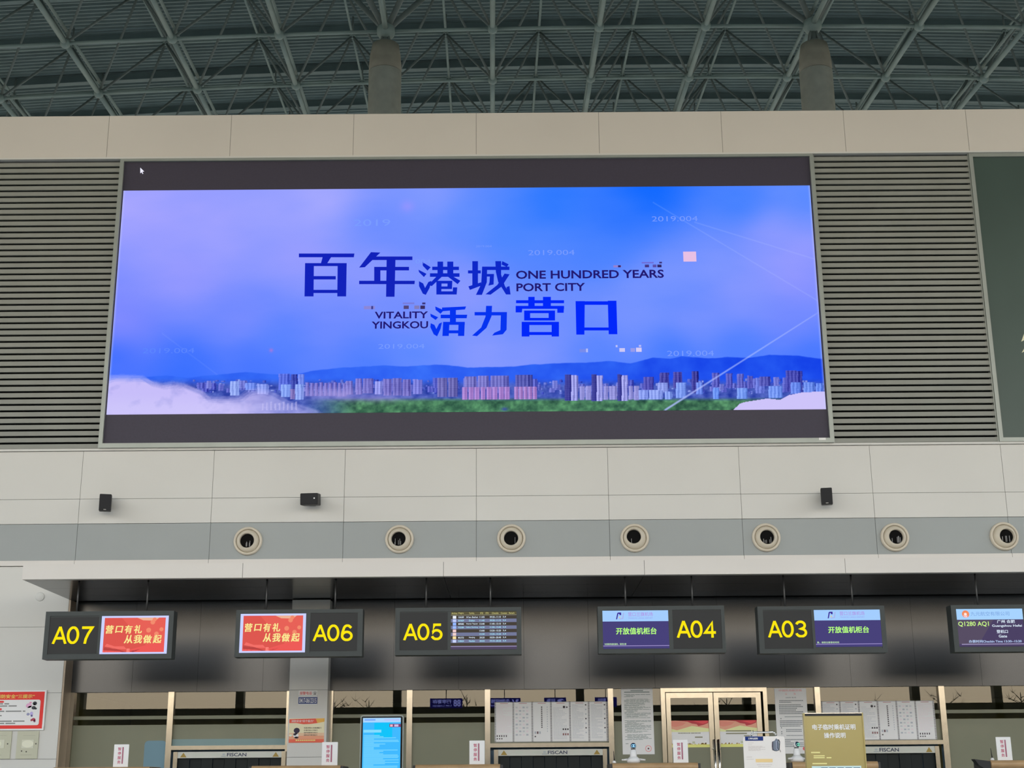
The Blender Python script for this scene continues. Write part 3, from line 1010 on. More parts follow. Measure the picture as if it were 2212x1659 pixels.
YT = YP - .008
G = {
    'a': [[(112, 117), (407, 117), (404, 137), (112, 137)], [(238, 137), (283, 137), (262, 170), (225, 184)], [(145, 168), (192, 168), (190, 345), (142, 345)], [(318, 168), (366, 168), (363, 345), (316, 345)], [(145, 168), (366, 168), (366, 184), (145, 184)], [(190, 237), (308, 237), (308, 255), (190, 255)], [(190, 310), (318, 310), (318, 327), (190, 327)],
          [(495, 110), (545, 112), (462, 190), (432, 192)], [(505, 133), (715, 133), (715, 152), (488, 152)], [(512, 188), (545, 188), (545, 265), (512, 265)], [(512, 188), (697, 188), (697, 207), (512, 207)], [(432, 262), (728, 262), (726, 280), (432, 280)], [(578, 150), (625, 150), (620, 347), (575, 347)]],
    'b': [[(768, 162), (812, 190), (795, 208), (770, 182)], [(747, 203), (790, 225), (776, 242), (750, 216)], [(750, 264), (772, 276), (782, 300), (800, 268), (816, 262), (806, 300), (786, 337), (770, 330), (750, 290)], [(820, 187), (962, 187), (962, 205), (820, 205)], [(848, 160), (878, 160), (878, 235), (848, 235)], [(900, 160), (932, 160), (932, 235), (900, 235)], [(808, 222), (965, 222), (965, 241), (808, 241)],
          [(842, 240), (872, 240), (818, 290), (798, 285)], [(903, 240), (932, 240), (970, 262), (955, 280)], [(842, 262), (926, 262), (926, 277), (842, 277)], [(842, 262), (870, 262), (868, 335), (842, 335)], [(902, 262), (927, 262), (925, 306), (900, 306)], [(865, 292), (925, 292), (925, 306), (865, 306)], [(842, 318), (950, 318), (944, 335), (842, 335)], [(930, 297), (953, 297), (950, 335), (928, 335)],
          [(1010, 207), (1078, 207), (1078, 223), (1010, 223)], [(1033, 158), (1063, 158), (1063, 292), (1033, 292)], [(1012, 292), (1080, 270), (1080, 288), (1020, 311)], [(1085, 187), (1230, 187), (1230, 205), (1085, 205)], [(1085, 187), (1112, 187), (1110, 270), (1084, 337), (1052, 337), (1080, 280)], [(1110, 226), (1148, 226), (1148, 240), (1110, 240)], [(1127, 226), (1148, 226), (1146, 282), (1118, 288), (1124, 270)],
          [(1155, 158), (1186, 158), (1186, 230), (1206, 290), (1235, 335), (1212, 335), (1170, 268), (1158, 215)], [(1204, 224), (1231, 228), (1190, 292), (1130, 336), (1103, 334), (1166, 284)], [(1192, 158), (1226, 175), (1216, 189), (1188, 176)], [(1214, 296), (1230, 290), (1236, 335), (1220, 330)]],
    'c': [[(836, 398), (882, 418), (864, 437), (838, 416)], [(810, 436), (852, 456), (838, 470), (812, 452)], [(812, 487), (832, 496), (842, 518), (856, 490), (872, 482), (864, 518), (846, 557), (828, 546), (810, 508)], [(872, 404), (1000, 398), (994, 414), (872, 424)], [(914, 405), (946, 405), (946, 482), (914, 482)], [(865, 442), (1006, 442), (1003, 461), (865, 461)], [(878, 480), (912, 480), (908, 555), (874, 555)], [(960, 480), (993, 480), (990, 555), (957, 555)], [(878, 480), (993, 480), (993, 496), (878, 496)], [(880, 525), (990, 525), (990, 541), (880, 541)],
          [(1045, 428), (1215, 428), (1215, 446), (1045, 446)], [(1106, 395), (1138, 395), (1135, 450), (1108, 512), (1058, 556), (1032, 553), (1080, 510), (1103, 452)], [(1185, 428), (1217, 428), (1215, 522), (1195, 546), (1138, 553), (1150, 538), (1182, 524)]],
    'd': [[(1265, 365), (1520, 365), (1520, 381), (1265, 381)], [(1330, 347), (1364, 347), (1364, 398), (1330, 398)], [(1408, 347), (1450, 347), (1450, 398), (1408, 398)], [(1263, 395), (1300, 395), (1296, 430), (1263, 430)], [(1263, 395), (1520, 395), (1520, 411), (1263, 411)], [(1484, 395), (1520, 395), (1518, 432), (1484, 432)], [(1308, 420), (1472, 420), (1472, 434), (1308, 434)], [(1308, 420), (1340, 420), (1340, 472), (1308, 472)], [(1438, 420), (1472, 420), (1472, 472), (1438, 472)], [(1308, 459), (1472, 459), (1472, 473), (1308, 473)],
          [(1295, 480), (1336, 480), (1336, 558), (1295, 558)], [(1454, 480), (1493, 480), (1493, 558), (1454, 558)], [(1295, 480), (1493, 480), (1493, 497), (1295, 497)], [(1330, 534), (1460, 534), (1460, 550), (1330, 550)],
          [(1581, 370), (1630, 370), (1628, 548), (1585, 548)], [(1752, 368), (1798, 368), (1803, 546), (1757, 546)], [(1582, 371), (1798, 371), (1798, 390), (1582, 390)], [(1626, 510), (1760, 510), (1760, 526), (1626, 526)]]}
sl = MB()
KS = 900 / 2212
for k, c in (('a', (18, 34, 186)), ('b', (14, 40, 200)), ('c', (6, 52, 240)), ('d', (2, 40, 250))):
    for n, P in enumerate(G[k]):
        Q = [(600 + a * KS, 500 + b * KS) for a, b in P]
        sl.flat([(at(a, b, YT).x, at(a, b, YT).z) for a, b in Q], YT - .0002 * n, glow(c))
t.part('slogan_characters', sl, pic)
en = MB()
NAVY = glow((34, 24, 112))
for body, x0, y0, x1, y1 in (('ONE HUNDRED YEARS', 1114.7, 583.5, 1434, 601.5), ('PORT CITY', 1115.5, 611.5, 1264, 629), ('VITALITY', 809.5, 673, 924.7, 688), ('YINGKOU', 802.6, 694, 924.7, 709.8)):
    en = MB().tpx(body, x0, y0, x1, y1, YT, NAVY, .022)
    t.part('slogan_english', en, pic)
fx = MB()
PALE = glow((122, 156, 255))
for body, x0, y0, x1, y1 in (('2019.004', 1408, 467, 1507, 478), ('2019.004', 1141, 540, 1241, 551), ('2019', 764, 474, 843, 488), ('2019.004', 308, 752, 420, 763), ('2019.004', 817, 743, 917, 753), ('2019.004', 1441, 757.5, 1542, 769), ('2019.004', 1028, 530, 1062, 534), ('.004', 893, 560, 930, 569)):
    fx.tpx(body, x0, y0, x1, y1, YT, PALE if x0 > 600 else glow((92, 134, 255)), -.004)
for x0, y0, x1, y1, c in ((1476, 543.5, 1504, 565, (232, 192, 228)), (1325, 573, 1342, 577.5, (150, 130, 210)), (1335, 573, 1341, 577.5, (50, 40, 110)), (1393, 571.5, 1402, 577.5, (70, 55, 130)), (1410, 571.5, 1418, 577.5, (90, 80, 170)), (1420, 571.5, 1429, 577.5, (50, 40, 100)), (1386, 566, 1412, 569, (110, 110, 215)), (1424, 565.5, 1430, 569, (60, 50, 120)),
                          (786, 661, 810, 668, (140, 135, 215)), (802, 661, 806, 668, (60, 60, 140)), (872, 660, 883, 667.5, (84, 70, 120)), (895, 660, 906, 667.5, (130, 125, 190)), (908, 660, 918, 667.5, (60, 45, 95)), (870, 653.5, 895, 657, (120, 125, 220)), (912, 653.5, 919, 657.5, (60, 50, 120)),
                          (1252, 754, 1266, 761, (120, 140, 235)), (1266, 753, 1270, 761, (180, 190, 250)), (1338, 752, 1350, 760, (205, 200, 245)), (1362, 752, 1372, 760, (150, 155, 235)), (1374, 751, 1386, 760, (215, 205, 245)), (1330, 745.5, 1334, 750, (190, 195, 250)), (1380, 745, 1385, 749.5, (180, 185, 250))):
    X0, X1, Z0, Z1 = rp(x0, y0, x1, y1, YT)
    fx.rect(X0, X1, Z0, Z1, YT - .0004 * (x1 - x0 < 8), glow(c))
t.part('overlay_marks', fx, pic)
cu = MB().flat([(at(a, b, YT).x, at(a, b, YT).z) for a, b in ((303, 362), (303, 374.5), (306, 372), (308, 376), (309.6, 375), (307.6, 371), (311.5, 370.5))], YT, glow((240, 240, 255)))
t.part('mouse_pointer', cu, pic)

# ------------------------------------------------------------------ loudspeakers and air nozzles on the wall


def speaker(x0, y0, x1, y1, label, yaw, dot):
    X0, X1, Z0, Z1 = rp(x0, y0, x1, y1, Yw - .2)
    c = Vector(((X0 + X1) / 2, Yw - .16, (Z0 + Z1) / 2))
    wd, h, dp = X1 - X0, Z1 - Z0, .15
    t = Thing('loudspeaker', label, 'loudspeaker', (c.x, Yw, c.z), 'black wall loudspeakers')
    b = MB().rbox(-wd / 2, wd / 2, -dp, .04, -h / 2, h / 2, BLACK, .015)
    g = MB().rbox(-wd / 2 + .012, wd / 2 - .012, -dp - .008, -dp, -h / 2 + .012, h / 2 - .012, mat('speaker_mesh', (.012, .013, .016), .7), .012)
    k = MB().disc(wd * .30, h * .06, .012, -dp - .010, WPLAST) if dot else MB().rect(-.02, .02, -h / 2 + .02, -h / 2 + .03, -dp - .010, mat('speaker_badge', (.3, .3, .3), .3, .8))
    br = MB().box(-.03, .03, .03, .16, -.03, .03, BLACK).box(-.05, .05, .145, .16, -.07, .07, BLACK)
    cy, sy_, ct, st = math.cos(yaw), math.sin(yaw), math.cos(.12), math.sin(.12)
    for nm, m in (('cabinet', b), ('grille', g), ('badge', k), ('bracket', br)):
        if nm != 'bracket':
            V = []
            for (x, y, z) in m.V:
                y, z = y * ct - z * st, y * st + z * ct
                x, y = x * cy - y * sy_, x * sy_ + y * cy
                V.append((x + c.x, y + c.y, z + c.z))
            m.V = V
        else:
            m.V = [(x + c.x, y + c.y, z + c.z) for (x, y, z) in m.V]
        t.part(nm, m)


speaker(214, 1068, 239, 1104, 'upright black loudspeaker on the white wall below the left louver', .25, False)
speaker(652.5, 1066, 691, 1091, 'sideways black loudspeaker with a small white dot on its front', -.1, True)
speaker(1774.5, 1054.5, 1798.5, 1090, 'upright black loudspeaker on the white wall below the right louver', -.2, False)

NZ = [(535.8, 1169, -1.7, .5, 'above the sign reading A06'), (863, 1165, -2, .3, 'above the left end of the sign reading A05'), (1104.6, 1163.4, -.7, .3, 'above the right end of the sign reading A05'), (1371, 1162.4, -2.3, 3, 'above the sign reading A04'),
      (1655, 1161.4, 1.7, .7, 'above the left end of the sign reading A03'), (1932.6, 1160.7, 2.3, .4, 'between the signs reading A03 and Q1280 AQ1'), (2168.8, 1158.7, 4.7, 0, 'above the screen reading Q1280 AQ1')]
for n, (x, y, dx, dy, lab) in enumerate(NZ):
    c = at(x, y, Yw)
    c = (c.x, Yw + .008, c.z)
    t = Thing('air_nozzle', 'round cream air nozzle ' + lab, 'air nozzle', c, 'round air nozzles in the grey band')
    k = 1 / 135.8
    sx_, sz_ = dx * k, dy * k
    t.part('outer_ring', MB().lathe(c, [(.228, 0), (.228, .03), (.218, .048), (.200, .052), (.188, .040), (.184, .012), (.184, 0)], CREAM, 40, 'Y', False))
    t.part('eyeball', MB().lathe(c, [(.184, .012), (.178, .032, sx_ * .2, sz_ * .2), (.160, .050, sx_ * .5, sz_ * .5), (.140, .058, sx_ * .8, sz_ * .8), (.122, .060, sx_, sz_), (.114, .052, sx_, sz_), (.112, .010, sx_ * .8, sz_ * .8)], NOZIN, 40, 'Y', False))
    th = MB().disc(c[0] + sx_ * .8, c[2] + sz_ * .8, .114, c[1] - .010, BLACKBACK, 32)
    vr = random.Random(n)
    for q in range(5 if n not in (2, 3) else 1):
        vx = c[0] + sx_ + vr.uniform(-.07, .07)
        th.box(vx - .003, vx + .003, c[1] - .04, c[1] - .011, c[2] - .09, c[2] - .09 + vr.uniform(.04, .11), VANE)
    t.part('throat', th)
c = at(86.6, 1289, Yw)
single('cover_plate', MB().lathe((c.x, Yw, c.z), [(.070, 0), (.070, .008), (.062, .012), (.0, .012)], WHITE, 28, 'Y', False), 'small round white cover plate on the wall under the canopy corner', 'cover plate', (c.x, Yw, c.z))

# ------------------------------------------------------------------ hanging counter signs
YELL = glow((255, 232, 20), 1.0)
SG = [('A07', (95.2, 1320.2, 372.9, 1423.4), (105, 1333, 211.5, 1412), (114, 1353, 201, 1391), (217.2, 1330.2, 362.3, 1412.4), (167, 317.5), 'red'),
      ('A06', (508.3, 1316.5, 783, 1418.4), (670, 1324.5, 772, 1406), (676.7, 1349, 763, 1385), (518, 1325.5, 660, 1409.6), (575, 724), 'red'),
      ('A05', (853.5, 1312.2, 1126.3, 1414.3), (863.6, 1323, 967, 1404), (872, 1347, 957, 1383), (974, 1321, 1116, 1402.5), (920.5, 1059.5), 'table'),
      ('A04', (1292, 1309, 1566.4, 1410.7), (1453.5, 1318, 1559, 1401), (1462.6, 1340.5, 1547, 1377.6), (1302.2, 1318.6, 1444.7, 1401), (1351.4, 1496), 'open'),
      ('A03', (1638.5, 1309, 1914, 1410.5), (1650, 1319, 1754.5, 1401), (1659.5, 1340.6, 1744, 1377), (1760.3, 1317, 1903.5, 1397), (1695.5, 1842), 'open'),
      ('', (2058, 1306, 2334, 1407.5), (2220, 1315, 2324, 1396.5), None, (2068.8, 1315, 2212.5, 1396.5), (2112, 2262), 'flight')]
SL = {'A07': 'hanging counter sign reading A07 beside a red screen, nearest the white wall', 'A06': 'hanging counter sign reading A06 with a red screen, in front of the pillar', 'A05': 'hanging counter sign reading A05 beside a dark flight timetable screen',
      'A04': 'hanging counter sign reading A04 with its purple and blue screen on the left', 'A03': 'hanging counter sign reading A03 with its purple and blue screen on the right', '': 'hanging counter sign with a screen reading Q1280 AQ1, cut by the photo edge'}
WHT, CYA = glow((225, 240, 255)), glow((170, 235, 255))
for (num_, Hh, Nn, Dd, Sc, rods, kind) in SG:
    X0, X1, Z0, Z1 = rp(*Hh, Ys)
    t = Thing('counter_sign', SL[num_], 'sign', ((X0 + X1) / 2, Ys, Z0), 'hanging counter signs')
    bz = .035
    h = MB().box(X0, X1, Ys + .012, Ys + .22, Z0, Z1, HOUSE)
    n0, n1, nz0, nz1 = rp(*Nn, Ys)
    s0, s1, sz0, sz1 = rp(*Sc, Ys)
    h.box(X0, X1, Ys, Ys + .012, Z0, min(nz0, sz0) - .004, HOUSE).box(X0, X1, Ys, Ys + .012, max(nz1, sz1) + .004, Z1, HOUSE)
    xs_ = sorted([n0, n1, s0, s1])
    for a, b in ((X0, xs_[0]), (xs_[1], xs_[2]), (xs_[3], X1)):
        h.box(a, b, Ys, Ys + .012, min(nz0, sz0) - .004, max(nz1, sz1) + .004, HOUSE)
    t.part('housing', h)
    np_ = t.part('number_panel', MB().box(n0, n1, Ys + .008, Ys + .014, nz0, nz1, HOUSED))
    if num_:
        d0, d1, dz0, dz1 = rp(*Dd, Ys)
        t.part('number', MB().numerals(num_, d0, d1, dz0, dz1, Ys + .004, YELL), np_)
    for rx_ in rods:
        rxx = at(rx_, 1300, Ys + .1).x
        t.part('hanger_rod', MB().tube((rxx, Ys + .11, Z1 - .005), (rxx, Ys + .11, Zs + .004), .013, ROD, 8))
    fxx = lambda u: s0 + (s1 - s0) * u
    fz = lambda v: sz1 + (sz0 - sz1) * v
    ya = Ys + .007

    def R_(mb, u0, u1, v0, v1, m, dy=0):
        mb.rect(fxx(u0), fxx(u1), fz(v1), fz(v0), ya - dy, m)

    def T_(mb, s_, u0, u1, v0, v1, m, bold=0.0, dy=.002, shear=0):
        mb.text(s_, fxx(u0), fxx(u1), fz(v1), fz(v0), ya - dy, m, bold, False, shear)

    def P_(mb, P, m, dy=.001):
        mb.flat([(fxx(u), fz(v)) for u, v in P], ya - dy, m)
    p = MB()
    q = MB()
    if kind == 'red':
        R_(p, 0, 1, 0, 1, glow((200, 208, 255), 1.05))
        R_(p, .045, .955, .05, .955, glow((222, 88, 80)), .0006)
        P_(p, [(.30, .05), (.955, .05), (.955, .8), (.70, .8)], glow((232, 98, 88)), .0007)
        P_(p, [(.53, .05), (.86, .05), (.80, .13), (.62, .12)], glow((240, 180, 150)), .0010)
        for (u, v, r) in ((.765, .17, .035), (.71, .38, .036), (.83, .48, .034), (.90, .36, .03), (.79, .10, .03)):
            p.disc(fxx(u), fz(v), r * (s1 - s0), ya - .0012, glow((244, 140, 110)), 18)
        for P, c in (([(.06, .80), (.24, .86), (.40, .955), (.06, .955)], (186, 70, 68)), ([(.10, .73), (.22, .80), (.36, .80), (.40, .88), (.22, .87), (.06, .83)], (244, 112, 104)), ([(.43, .90), (.62, .80), (.80, .73), (.955, .62), (.955, .955), (.45, .955)], (238, 92, 88)), ([(.44, .93), (.60, .88), (.50, .955)], (150, 50, 60)), ([(.05, .90), (.30, .93), (.34, .955), (.05, .955)], (248, 100, 96)), ([(.40, .86), (.445, .86), (.46, .955), (.40, .955)], (250, 130, 120))):
            P_(p, P, glow(c), .0014)
        GOLD = glow((252, 236, 150))
        for k, ch in enumerate('营口有礼'):
            T_(q, ch, .072 + .14 * k, .072 + .14 * k + .118, .245 + (.02 if ch == '口' else 0), .465 - (.02 if ch == '口' else 0), GOLD, .022, shear=.12)
        for k, ch in enumerate('从我做起'):
            T_(q, ch, .352 + .143 * k, .352 + .143 * k + .128, .505, .725, GOLD, .022, shear=.12)
    elif kind == 'open':
        R_(p, 0, 1, 0, 1, glow((72, 66, 122)))
        R_(p, .0, 1, 0, .285, glow((164, 206, 255)), .0006)
        P_(p, [(.205, .23), (.225, .07), (.24, .05), (.285, .05), (.285, .12), (.262, .12), (.255, .085), (.242, .085), (.222, .23)], glow((60, 40, 150)), .0012)
        P_(p, [(.315, .06), (.33, .06), (.315, .22), (.25, .235), (.255, .21), (.30, .20)], glow((170, 180, 235)), .0012)
        P_(p, [(.245, .17), (.275, .155), (.262, .21)], glow((225, 205, 140)), .0013)
        T_(q, '营口兰旗机场', .39, .765, .045, .155, glow((178, 130, 222)), .0)
        T_(q, 'YINGKOU LANQI AIRPORT', .39, .765, .185, .225, glow((150, 150, 235)), .0)
        T_(q, '开放值机柜台', .20, .815, .45, .63, glow((184, 255, 128)), .022)
        T_(q, '为您提供值机服务，请您注意' if num_ == 'A04' else '意，请您注意登机时间', .02, .35, .855, .905, glow((205, 245, 190)), .01)
        R_(q, 0, 1, .918, .934, glow((165, 150, 210)), .001)
    elif kind == 'table':
        R_(p, 0, 1, 0, 1, glow((72, 66, 60)))
        R_(p, 0, 1, 0, .085, glow((92, 86, 62)), .0006)
        R_(p, 0, 1, .086, .098, glow((150, 148, 130)), .0008)
        R_(p, 0, 1, .93, 1, glow((82, 72, 98)), .0006)
        R_(p, 0, 1, .912, .93, glow((165, 155, 200)), .0008)
        for (s_, a, b) in (('Airline', .01, .095), ('Flight', .115, .195), ('To/Via', .275, .355), ('STD', .445, .49), ('ETD', .53, .575), ('CheckIn', .625, .725), ('Counter', .76, .86), ('Remark', .885, .97)):
            T_(q, s_, a, b, .02, .065, glow((222, 216, 140)), .0)
        ROW = [('GS6589', "Xi'an Beihai", '11:05', '09:20--11:10', '3,4'), ('8L9659', 'Dalian', '11:45', '09:50--11:15', '3,4'), ('MF8085', 'Xiamen Taiyuan', '13:40', '11:40--13:10', '3,4'), ('9C6384', 'Haikou Dandong', '14:20', '11:50--13:45', '3,4'), ('', '', '13:00', '13:20--15:20', '3,4'), ('', '', '15:50', '13:20--15:20', '3,4'), ('MU2725', 'Nanjing', '20:20', '18:50--20:40', '3,4'), ('3U8624', 'Harbin', '20:55', '19:10--20:25', '3,4')]
        IC = [(235, 240, 250), (190, 205, 255), (150, 185, 255), (160, 190, 255), (240, 205, 205), (240, 210, 205), (250, 225, 160), (205, 215, 255)]
        for k, r in enumerate(ROW):
            v = .102 + .0905 * k
            if k % 2:
                R_(p, 0, 1, v, v + .0905, glow((116, 122, 154)), .0006)
            R_(q, .028, .08, v + .008, v + .082, glow(IC[k]), .001)
            c = CYA if k % 2 else WHT
            for s_, a, b in ((r[0], .112, .198), (r[1], .23 if len(r[1]) > 8 else .275, .41 if len(r[1]) > 8 else .365), (r[2], .435, .512), (r[3], .592, .762), (r[4], .79, .838)):
                if s_:
                    T_(q, s_, a, b, v + .022, v + .066, c, .012)
    else:
        R_(p, 0, 1, 0, 1, glow((76, 66, 100)))
        P_(p, [(0, .29), (.55, .29), (.30, .93), (0, .93)], glow((88, 78, 100)), .0004)
        R_(p, 0, 1, 0, .285, glow((168, 212, 255)), .0006)
        p.disc(fxx(.14), fz(.135), .055 * (s1 - s0), ya - .001, glow((244, 140, 96)), 24)
        p.disc(fxx(.137), fz(.14), .022 * (s1 - s0), ya - .0014, glow((255, 235, 230)), 16)
        P_(p, [(.10, .16), (.135, .19), (.165, .17), (.16, .23), (.12, .22)], glow((250, 205, 215)), .0016)
        T_(q, '九元航空有限公司', .215, .80, .075, .185, glow((120, 160, 222)), .0)
        T_(q, 'Q1280 AQ1', .015, .475, .335, .475, glow((208, 255, 140)), .01)
        T_(q, '广州 合肥', .60, .87, .298, .385, WHT, .015)
        T_(q, 'Guangzhou Hefei', .52, .97, .42, .50, WHT, .012)
        T_(q, '登机口', .58, .75, .56, .65, WHT, .015)
        T_(q, 'Gate', .605, .73, .69, .765, WHT, .015)
        T_(q, '办票时间Checkin Time 13:30--15:20', .15, .94, .825, .90, glow((190, 215, 255)), .012)
        R_(q, .04, 1, .925, .945, glow((170, 160, 200)), .001)
    so_ = t.part('screen', p)
    t.part('screen_text', q, so_)

# ------------------------------------------------------------------ scanners under the transoms


def scanner(xl, xr, zt_px, zb_px, label, yy, tri=True):
    YS = 22.26
    X0, X1 = at(xl, yy, YS).x, at(xr, yy, YS).x
    zt, zb = at((xl + xr) / 2, zt_px, YS).z, at((xl + xr) / 2, zb_px, YS).z
    t = Thing('baggage_scanner', label, 'baggage scanner', ((X0 + X1) / 2, YS, 0), 'baggage scanners below the window bars')
    pw = .065
    h = MB().box(X0 + pw, X1 - pw, YS, YS + .12, zb, zt, MACHW)
    hd_ = t.part('header', h)
    hz = zt - zb
    cx_ = (X0 + X1) / 2
    lw_ = MB().text('FISCAN', cx_ - .04, cx_ + .26, zb + .22 * hz, zb + .78 * hz, YS - .002, mat('navy_lettering', (.02, .035, .09), .5), .02)
    lw_.rect(cx_ - .13, cx_ - .05, zb + .2 * hz, zb + .3 * hz, YS - .002, paper((130, 140, 145)))
    lw_.rect(cx_ - .11, cx_ - .07, zb + .42 * hz, zb + .7 * hz, YS - .002, paper((150, 158, 160)))
    t.part('lettering', lw_, hd_)
    tr_ = MB()
    for tx in ((X0 + pw + .09), (X1 - pw - .09)):
        tr_.flat([(tx - .05, zb + .12 * hz), (tx + .05, zb + .12 * hz), (tx, zb + .88 * hz)], YS - .002, paper((140, 118, 60)))
    t.part('warning_triangles', tr_, hd_)
    sm = MB()
    for a, b in ((.18, .27), (.34, .42), (.70, .76), (.81, .87)):
        sm.lines(X0 + (X1 - X0) * a, X0 + (X1 - X0) * b, zb + .3 * hz, zb + .65 * hz, YS - .002, paper((170, 175, 165)), 2, int(a * 99))
    t.part('small_print', sm, hd_)
    t.part('side_post', MB().box(X0, X0 + pw, YS - .01, YS + .12, 0, zt, STEEL))
    t.part('side_post', MB().box(X1 - pw, X1, YS - .01, YS + .12, 0, zt, STEEL))
    c_ = MB()
    n = 9
    dw = (X1 - X0 - 2 * pw) / n
    for k in range(n):
        c_.box(X0 + pw + dw * k + .004, X0 + pw + dw * (k + 1) - .004, YS + .05 + (k % 2) * .02, YS + .062 + (k % 2) * .02, .55, zb - .002, CURT)
    t.part('lead_curtain', c_)
    t.part('conveyor', MB().box(X0 + pw, X1 - pw, YS - .9, YS + .04, .35, .5, BLACK).box(X0 + pw, X1 - pw, YS - .85, YS + .0, 0, .35, MACHW))
    t.part('tunnel_body', MB().box(X0 - .35, X1 + .08, Yg + .16, Yg + 1.6, 0, at(500, 1594, Yg + .16).z, MACHB))


scanner(374, 617, 1623.5, 1637, 'white-headed baggage scanner left of the pillar, below the first window bar', 1640)
scanner(1067, 1311.5, 1618.5, 1632, 'white-headed baggage scanner under the six-panel poster in the middle', 1640)
scanner(1783, 2030.5, 1612.5, 1627, 'white-headed baggage scanner behind the golden stand, under the right poster', 1640)

# ------------------------------------------------------------------ posters and notices
YQ = Yg - .006


def sheet(name, rect, Y, label, cat, back, th=.004):
    X0, X1, Z0, Z1 = rp(*rect, Y)
    t = Thing(name, label, cat, ((X0 + X1) / 2, Y, Z0))
    t.part('sheet', MB().box(X0, X1, Y, Y + th, Z0, Z1, back))
    fx_ = lambda u: X0 + (X1 - X0) * u
    fz_ = lambda v: Z1 + (Z0 - Z1) * v
    return t, fx_, fz_


def filmstrip(rect, label, order, seed):
    t, fx_, fz_ = sheet('safety_poster', rect, YQ, label, 'poster', gpaper((212, 218, 220)))
    p = MB()
    dkm = gpaper((52, 48, 50))
    gr = [gpaper(c) for c in ((158, 160, 163), (176, 168, 171), (140, 144, 150))]
    for k in range(7):                       # perforated dividers
        for j in range(38):
            u = k / 6
            p.rect(fx_(min(max(u - .009, .001), .985)), fx_(min(max(u + .006, .012), .999)), fz_((j + .55) / 38), fz_((j + .05) / 38), YQ - .001, dkm)
    for j in range(130):
        for v in (.0, .985):
            p.rect(fx_((j + .1) / 130), fx_((j + .6) / 130), fz_(v + .015), fz_(v), YQ - .001, dkm)
    t.part('perforated_border', p)
    q = MB()
    for k in range(6):
        kind = order[k]
        u0, u1 = k / 6 + .018, (k + 1) / 6 - .018
        q.rect(fx_(u0 + .03), fx_(u1 - .03), fz_(.045), fz_(.03), YQ - .001, gpaper((150, 110, 112)))
        if kind == 0:
            q.lines(fx_(u0), fx_(u1), fz_(.78), fz_(.07), YQ - .001, gr[1], 24, seed + k, .45)
            for a in range(5):
                q.rect(fx_(u0 + .02 * a), fx_(u0 + .02 * a + .009), fz_(.87), fz_(.825), YQ - .001, dkm)
            for a in range(3):
                q.rect(fx_(u0 + .02 * a), fx_(u0 + .02 * a + .010), fz_(.93), fz_(.90), YQ - .001, dkm)
        elif kind == 1:
            for r in range(9):
                for a in range(4):
                    q.rect(fx_(u0 + .031 * a), fx_(u0 + .031 * a + .019), fz_(.16 + r * .085), fz_(.12 + r * .085), YQ - .001, gr[(r + a) % 3])
        elif kind == 2:
            for r in range(11):
                q.rect(fx_((u0 + u1) / 2 - .006), fx_((u0 + u1) / 2 + .005), fz_(.15 + r * .05), fz_(.12 + r * .05), YQ - .001, dkm)
                q.rect(fx_(u1 - .02), fx_(u1 - .014), fz_(.15 + r * .06), fz_(.12 + r * .06), YQ - .001, gr[2])
            for a in range(3):
                q.rect(fx_(u0 + .02 * a), fx_(u0 + .02 * a + .014), fz_(.80), fz_(.74), YQ - .001, gpaper((80, 60, 66)) if a == 1 else gr[2])
            q.rect(fx_(u0), fx_(u0 + .012), fz_(.88), fz_(.85), YQ - .001, dkm)
        elif kind == 3:
            q.lines(fx_(u0), fx_(u1 - .01), fz_(.95), fz_(.15), YQ - .001, gr[0], 22, seed + k, .4)
            q.disc(fx_(u1 - .035), fz_(.135), .02, YQ - .0014, dkm, 10)
            q.disc(fx_(u1 - .010), fz_(.14), .012, YQ - .0014, dkm, 10)
            for a in range(3):
                q.rect(fx_(u1 - .05 + .02 * a), fx_(u1 - .05 + .02 * a + .012), fz_(.71), fz_(.67), YQ - .0014, dkm)
                q.rect(fx_(u1 - .05 + .02 * a), fx_(u1 - .05 + .02 * a + .012), fz_(.84), fz_(.79), YQ - .0014, gpaper((110, 76, 76)))
        else:
            q.lines(fx_(u0), fx_(u1 - .03), fz_(.93), fz_(.07), YQ - .001, gr[0], 30, seed + k, .5)
            for r in range(7):
                q.rect(fx_(u1 - .016), fx_(u1 - .004), fz_(.10 + r * .115), fz_(.07 + r * .115), YQ - .001, dkm if r in (0, 3, 5) else gr[2])
    t.part('print', q)


filmstrip((1068.5, 1515.8, 1313.5, 1602.5), 'pale six-panel poster with dotted borders on the glass left of the notice', [0, 1, 2, 3, 4, 4], 10)
filmstrip((1776, 1514, 2021, 1598.5), 'pale six-panel poster with dotted borders behind the golden stand', [4, 4, 3, 2, 1, 0], 40)

t, fx_, fz_ = sheet('paper_notice', (1343.3, 1486.6, 1411.8, 1629.5), YQ, 'long white paper notice with a round red seal on the glass', 'notice', gpaper((188, 200, 196)))
q = MB()
tx = gpaper((112, 120, 118))
q.rect(fx_(.30), fx_(.70), fz_(.045), fz_(.03), YQ - .001, tx).rect(fx_(.10), fx_(.90), fz_(.068), fz_(.052), YQ - .001, tx)
for a, b, n, s_ in ((.095, .14, 3, 1), (.165, .46, 21, 2), (.49, .68, 13, 3), (.70, .79, 6, 4)):
    q.lines(fx_(.09), fx_(.92), fz_(b), fz_(a), YQ - .001, tx, n, s_, .5, None, .08)
q.rect(fx_(.10), fx_(.19), fz_(.845), fz_(.835), YQ - .001, tx)
t.part('print', q)
s_ = MB().disc(fx_(.81), fz_(.915), .050, YQ - .001, gpaper((190, 120, 120)), 24).disc(fx_(.81), fz_(.915), .040, YQ - .0014, gpaper((188, 178, 178)), 24).disc(fx_(.81), fz_(.915), .014, YQ - .0018, gpaper((80, 30, 40)), 6)
t.part('red_seal', s_)

